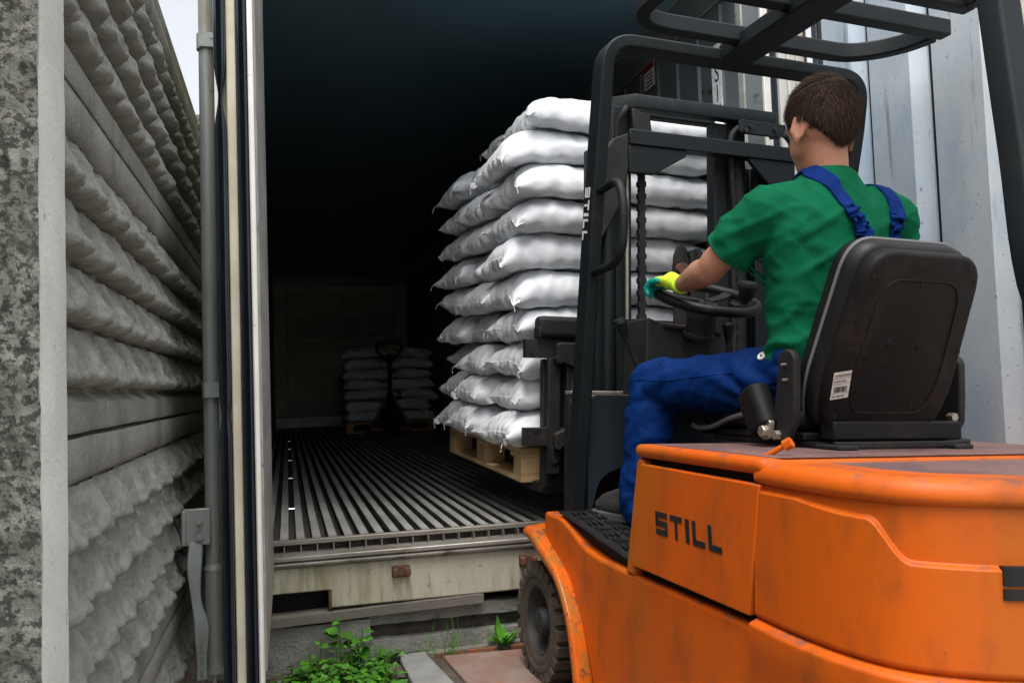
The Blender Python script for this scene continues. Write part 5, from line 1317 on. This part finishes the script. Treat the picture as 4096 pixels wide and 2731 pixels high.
for layer in range(NL):
    z0 = .146 + layer * (HS - .008)
    shift = rnd.uniform(-.02, .02) + (.09 if layer == NL - 1 else 0)
    for k in range(3):
        if layer == NL - 1 and k == 2: continue
        vi = rnd.randrange(3); co, faces = VAR[vi]; fx, fy = rnd.choice((-1, 1)), rnd.choice((-1, 1))
        jx, jy, ja = rnd.uniform(-.035, .035), rnd.uniform(-.018, .018), rnd.uniform(-.05, .05)
        cy = .20 + k * .40 + (-.02 if k == 0 else 0); cx = .465 + shift + jx
        sx = rnd.uniform(1.10, 1.17); sag = rnd.uniform(.4, 1.0) * (.35 if layer == 0 else 1); seed = rnd.uniform(0, 50); cupt = rnd.uniform(-.01, .02)
        tw = rnd.uniform(-.04, .04)
        def fn(c):
            x, y, z = c[0] * fx * sx, c[1] * fy * .96, c[2]
            ca, sa = math.cos(ja), math.sin(ja); X = x * ca - y * sa + cx; Y = x * sa + y * ca + cy + jy; Z = z + z0
            # ends beyond the pallet edge hang, stack surface undulates
            over = max(0, .06 - X); Z -= sag * (1.1 * over ** 1.6)
            over2 = max(0, X - .88); Z -= sag * (.7 * over2 ** 1.6)
            front = max(0, .06 - Y); Z -= .35 * front * sag
            t = abs(x) / .45
            Z += tw * y * t * t * 1.2
            Z += .026 * nz((X, Y, Z * .35), 2.4, 1.0) + .010 * nz((X, Y, Z), 5.5, seed) + .005 * nz((X, Y, Z), 13, seed + 2)
            Z += .011 * max(0, 1 - abs(nz((X + .6 * Y, Y - .5 * X, Z), 5.0, seed + 9)) / .22) ** 1.5 * sst(.0, .05, z) * (1 - .3 * t)
            X += .010 * nz((X, Y, Z), 6, seed + 4); Y += .010 * nz((X, Y, Z), 6, seed + 7)
            X += .018 * math.sin(layer * 1.7) * 0
            return PM @ Vector((X, Y, Z))
        ends = [int(np.argmin(co[:, 0] * fx + s * .2 * co[:, 1] * fy)) for s in (1, -1)]
        pos = ("nearest the forklift", "in the middle of its row", "farthest from the forklift")[k]
        make_sack(co, faces, fn, MT['sack'], "white sack on the raised pallet, " + ord_word(layer, NL) + ", " + pos, "white sacks on the raised pallet", [e for e in ends if rnd.random() < .55], rnd, [[i * 31 + j for j in range(31)] for i in (2, 58)])

# ------------------------------------------------------------------ second stack deep inside the container, with its hand pallet truck
P2 = Matrix.Translation((1.95, 11.62, .4875)) @ Matrix.Rotation(R(90), 4, 'Z')
pallet("pallet", P2, "wooden pallet on the container floor under the far dark stack of sacks")
P3 = Matrix.Translation((.75, 11.62, .4875))
rnd = random.Random(5)
for layer in range(7):
    z0 = .146 + layer * .142
    for k in range(2):
        co, faces = VAR[rnd.randrange(3)]; fx, fy = rnd.choice((-1, 1)), rnd.choice((-1, 1))
        flank = (layer + k) % 2 == 0                      # one sack lies along the stack, its neighbour end on
        ja = rnd.uniform(-.06, .06); sag = rnd.uniform(.6, 1.1); seed = rnd.uniform(0, 40); jx = rnd.uniform(-.03, .03)
        cx_ = ((.34 if k == 0 else .84) if flank else (.26 if k == 0 else .95)) + jx; cy_ = .22 if flank else .36
        def fn(c):
            if flank: x, y = c[0] * fx * .76, c[1] * fy
            else: x, y = c[1] * fx * 1.12, c[0] * fy * .8
            X = x * math.cos(ja) - y * math.sin(ja) + cx_; Y = x * math.sin(ja) + y * math.cos(ja) + cy_; Z = c[2] * .95 + z0
            Z -= sag * (max(0, .05 - X) ** 1.4 + max(0, X - 1.15) ** 1.4)
            Z += .03 * nz((X, Y, Z), 3.2, seed)
            return P3 @ Vector((X, Y, Z))
        make_sack(co, faces, fn, MT['sack2'], "dim white sack of the far stack, " + ord_word(layer, 7) + ", " + ("on the left", "on the right")[k], "sacks on the far stack", [], rnd)
pj = empty("pallet_jack", Matrix.Translation((1.31, 11.40, .4875))); tag(pj, "red hand pallet truck with black handle before the far sack stack", "pallet jack")
for s in (-1, 1):
    MB().box(s * .19 - .08, s * .19 + .08, .05, 1.2, .06, .115).build("fork", MT['red'], pj, bevel=.006)
    MB().box(s * .19 - .085, s * .19 + .085, -.06, .05, .03, .085).build("fork_heel", MT['red'], pj, bevel=.006)
b = MB(); b.prism([(-.27, .09), (-.235, .09), (-.035, .44), (.035, .44), (.235, .09), (.27, .09), (.055, .475), (-.055, .475)], 'y', -.05, -.02); b.build("frame", MT['red'], pj, bevel=.004)
MB().prism([(-.24, .08), (.24, .08), (.04, .45), (-.04, .45)], 'y', -.019, .03).build("front_plate", MT['black'], pj)
MB().cyl((0, -.08, .25), (0, -.08, .52), .045, n=16).cyl((0, -.08, .50), (0, -.09, .56), .03, n=14).build("pump", MT['black'], pj, smooth=40)
for s in (-1, 1): MB().lathe([(.02, -.025), (.09, -.025), (.09, .025), (.02, .025)], (s * .05, -.08, .09), (1, 0, 0), 20).build("steer_wheel", MT['black'], pj, smooth=40)
MB().sweep([(0, -.09, .5), (0, -.12, 1.05)], SEC(.055, .035), up=(0, 1, 0)).build("tiller", MT['black'], pj, bevel=.006)
lp = smooth_path([(0, -.12, .93), (-.10, -.125, 1.02), (-.165, -.13, 1.10), (-.15, -.135, 1.17), (-.07, -.135, 1.19), (.07, -.135, 1.19), (.15, -.135, 1.17), (.165, -.13, 1.10), (.10, -.125, 1.02)], 5, closed=True)
hnd = MB().tube(lp, .017, 8, closed=True).build("handle_loop", MT['black'], pj, smooth=60)
MB().box(-.016, .016, -.150, -.138, 1.06, 1.16).build("handle_label", MT['yellow'], hnd)
MB().tube([(.02, -.13, 1.12), (.12, -.14, 1.05)], .006, 6).build("release_lever", MT['black'], hnd)
# ------------------------------------------------------------------ weeds by the footing
def leaf_mesh(kind, seed):
    rnd = random.Random(seed); b = MB(); n = 7
    L_ = 1.0; vs = []; fs = []
    for i in range(n + 1):
        t = i / n
        w = (math.sin(math.pi * min(1, t * 1.02) ** .62) * .40 if kind == 'nettle' else math.sin(math.pi * t ** .8) * .12)
        if kind == 'nettle': w *= 1 + (.10 if i % 2 else -.10)
        zc = -.16 * t * t + .05 * math.sin(t * 6 + seed); cup = .10 * w
        vs += [(-w, t * L_ - .03 * (i % 2), zc + cup + .02 * rnd.uniform(-1, 1)), (0, t * L_, zc), (w, t * L_ - .03 * (i % 2), zc + cup + .02 * rnd.uniform(-1, 1))]
    for i in range(n):
        a = i * 3; fs += [(a, a + 1, a + 4, a + 3), (a + 1, a + 2, a + 5, a + 4)]
    b.add(vs, fs); return b.mesh("leaf", MT['leaf'], smooth=180)
NET = [leaf_mesh('nettle', s) for s in range(5)]; DOCK = [leaf_mesh('dock', s) for s in range(3)]
rnd = random.Random(77)
def weed(name, x, y, h, lean, pairs, lsize, label, group, kind='nettle'):
    z = gz(x, y); e = empty(name, Matrix.Translation((x, y, z))); tag(e, label, "weed", group)
    tip = Vector((lean[0], lean[1], h)); path = smooth_path([(0, 0, -.01), tip * .5 + Vector((rnd.uniform(-.01, .01), rnd.uniform(-.01, .01), 0)), tip], 5)
    MB().tube(path, .0022, 5).build("stem", MT['stem'], e, smooth=60)
    for i in range(pairs):
        t = (i + .6) / pairs; p = path[min(len(path) - 1, int(t * (len(path) - 1)))]; a0 = rnd.uniform(0, 3.1) + i * 1.57
        for s in (0, 1):
            a = a0 + s * math.pi + rnd.uniform(-.4, .4); sz = lsize * rnd.uniform(.65, 1.15) * (1.0 - .45 * t * (i == pairs - 1))
            M_ = Matrix.Translation(p) @ Matrix.Rotation(a, 4, 'Z') @ Matrix.Rotation(R(rnd.uniform(-5, 35)), 4, 'X') @ Matrix.Rotation(R(rnd.uniform(-20, 20)), 4, 'Y') @ Matrix.Translation((0, .006, 0)) @ Matrix.Scale(sz, 4)
            link("leaf", rnd.choice(NET if kind == 'nettle' else DOCK), e, None, M_)
weed("weed", .170, 3.335, .215, (-.004, -.01), 7, .066, "tallest green nettle standing in the middle of the weed clump", "green weeds at the footing")
weed("weed", .235, 3.325, .165, (.02, -.01), 6, .064, "second tallest nettle right of the tallest in the weed clump", "green weeds at the footing")
spots = []
for i in range(84):
    t = rnd.random(); x = -.03 + .42 * rnd.betavariate(1.6, 1.6); y = rnd.uniform(2.98, 3.36); spots.append((x, y))
for x, y in spots:
    hh = rnd.uniform(.04, .13) * (1.0 if .06 < x < .30 else .65) * (1.15 if y > 3.2 else .8)
    weed("weed", x, y, hh, (rnd.uniform(-.02, .02), rnd.uniform(-.03, .01)), rnd.choice((2, 3, 3)), rnd.uniform(.050, .075), "low bright green weed in the clump at the footing", "low weeds in the clump")
for x, y in ((.385, 3.40), (.36, 3.39)): weed("weed", x, y, .05, (.01, -.01), 3, .032, "small green weed sprouting between footing and paving slab", "weeds by the paving slab")
# dock plant by the tyre
z = gz(.815, 3.385); e = empty("dock_plant", Matrix.Translation((.815, 3.385, .01))); tag(e, "green dock plant with long upright leaves beside the front tyre", "weed")
for a, el, sz in ((.3, 80, .135), (.9, 74, .11), (5.8, 70, .10), (1.2, 62, .12), (2.4, 48, .10), (3.6, 58, .11), (-.9, 40, .13), (-1.5, 55, .09), (4.6, 50, .08), (0.2, 60, .10), (5.4, 35, .10)):
    M_ = Matrix.Rotation(a, 4, 'Z') @ Matrix.Rotation(R(el), 4, 'X') @ Matrix.Scale(sz, 4); link("leaf", rnd.choice(DOCK), e, None, M_)
for k in range(6):
    M_ = Matrix.Translation((-.05 + .012 * k, rnd.uniform(-.02, .02), .03 + .012 * (k % 3))) @ Matrix.Rotation(k * 1.1, 4, 'Z') @ Matrix.Rotation(R(20), 4, 'X') @ Matrix.Scale(.028, 4); link("leaf", rnd.choice(NET), e, None, M_)
# thin grass blades
b = MB()
for (x0, y0, n, h) in ((.62, 3.37, 14, .13), (.30, 3.36, 12, .12), (.48, 3.40, 8, .10), (.82, 3.39, 10, .07), (.08, 3.3, 10, .12), (.72, 3.38, 5, .16)):
    for i in range(n):
        x = x0 + rnd.gauss(0, .05); y = y0 + rnd.gauss(0, .015); hh = h * rnd.uniform(.5, 1.3); dx, dy = rnd.gauss(0, .03), rnd.gauss(-.01, .02); w = .0016
        b.add([(x - w, y, 0), (x + w, y, 0), (x + dx * .4 + w * .7, y + dy * .4, hh * .6), (x + dx * .4 - w * .7, y + dy * .4, hh * .6), (x + dx, y + dy, hh)], [(0, 1, 2, 3), (3, 2, 4)])
tag(b.build("grass", MT['leaf'], fix=False), "thin green grass blades growing along the footing", "grass", kind="stuff")
# pebbles and crumbs of concrete
b = MB()
for i in range(260):
    x, y = rnd.uniform(-.2, .42), rnd.uniform(2.95, 3.42); r_ = rnd.uniform(.003, .011); c = (x, y, gz(x, y) + r_ * .3)
    b.ell(c, (r_ * rnd.uniform(.7, 1.4), r_, r_ * .7), 6, 4)
tag(b.build("rubble", MT['conc'], fix=False), "small concrete crumbs scattered on the soil", "rubble", kind="stuff")
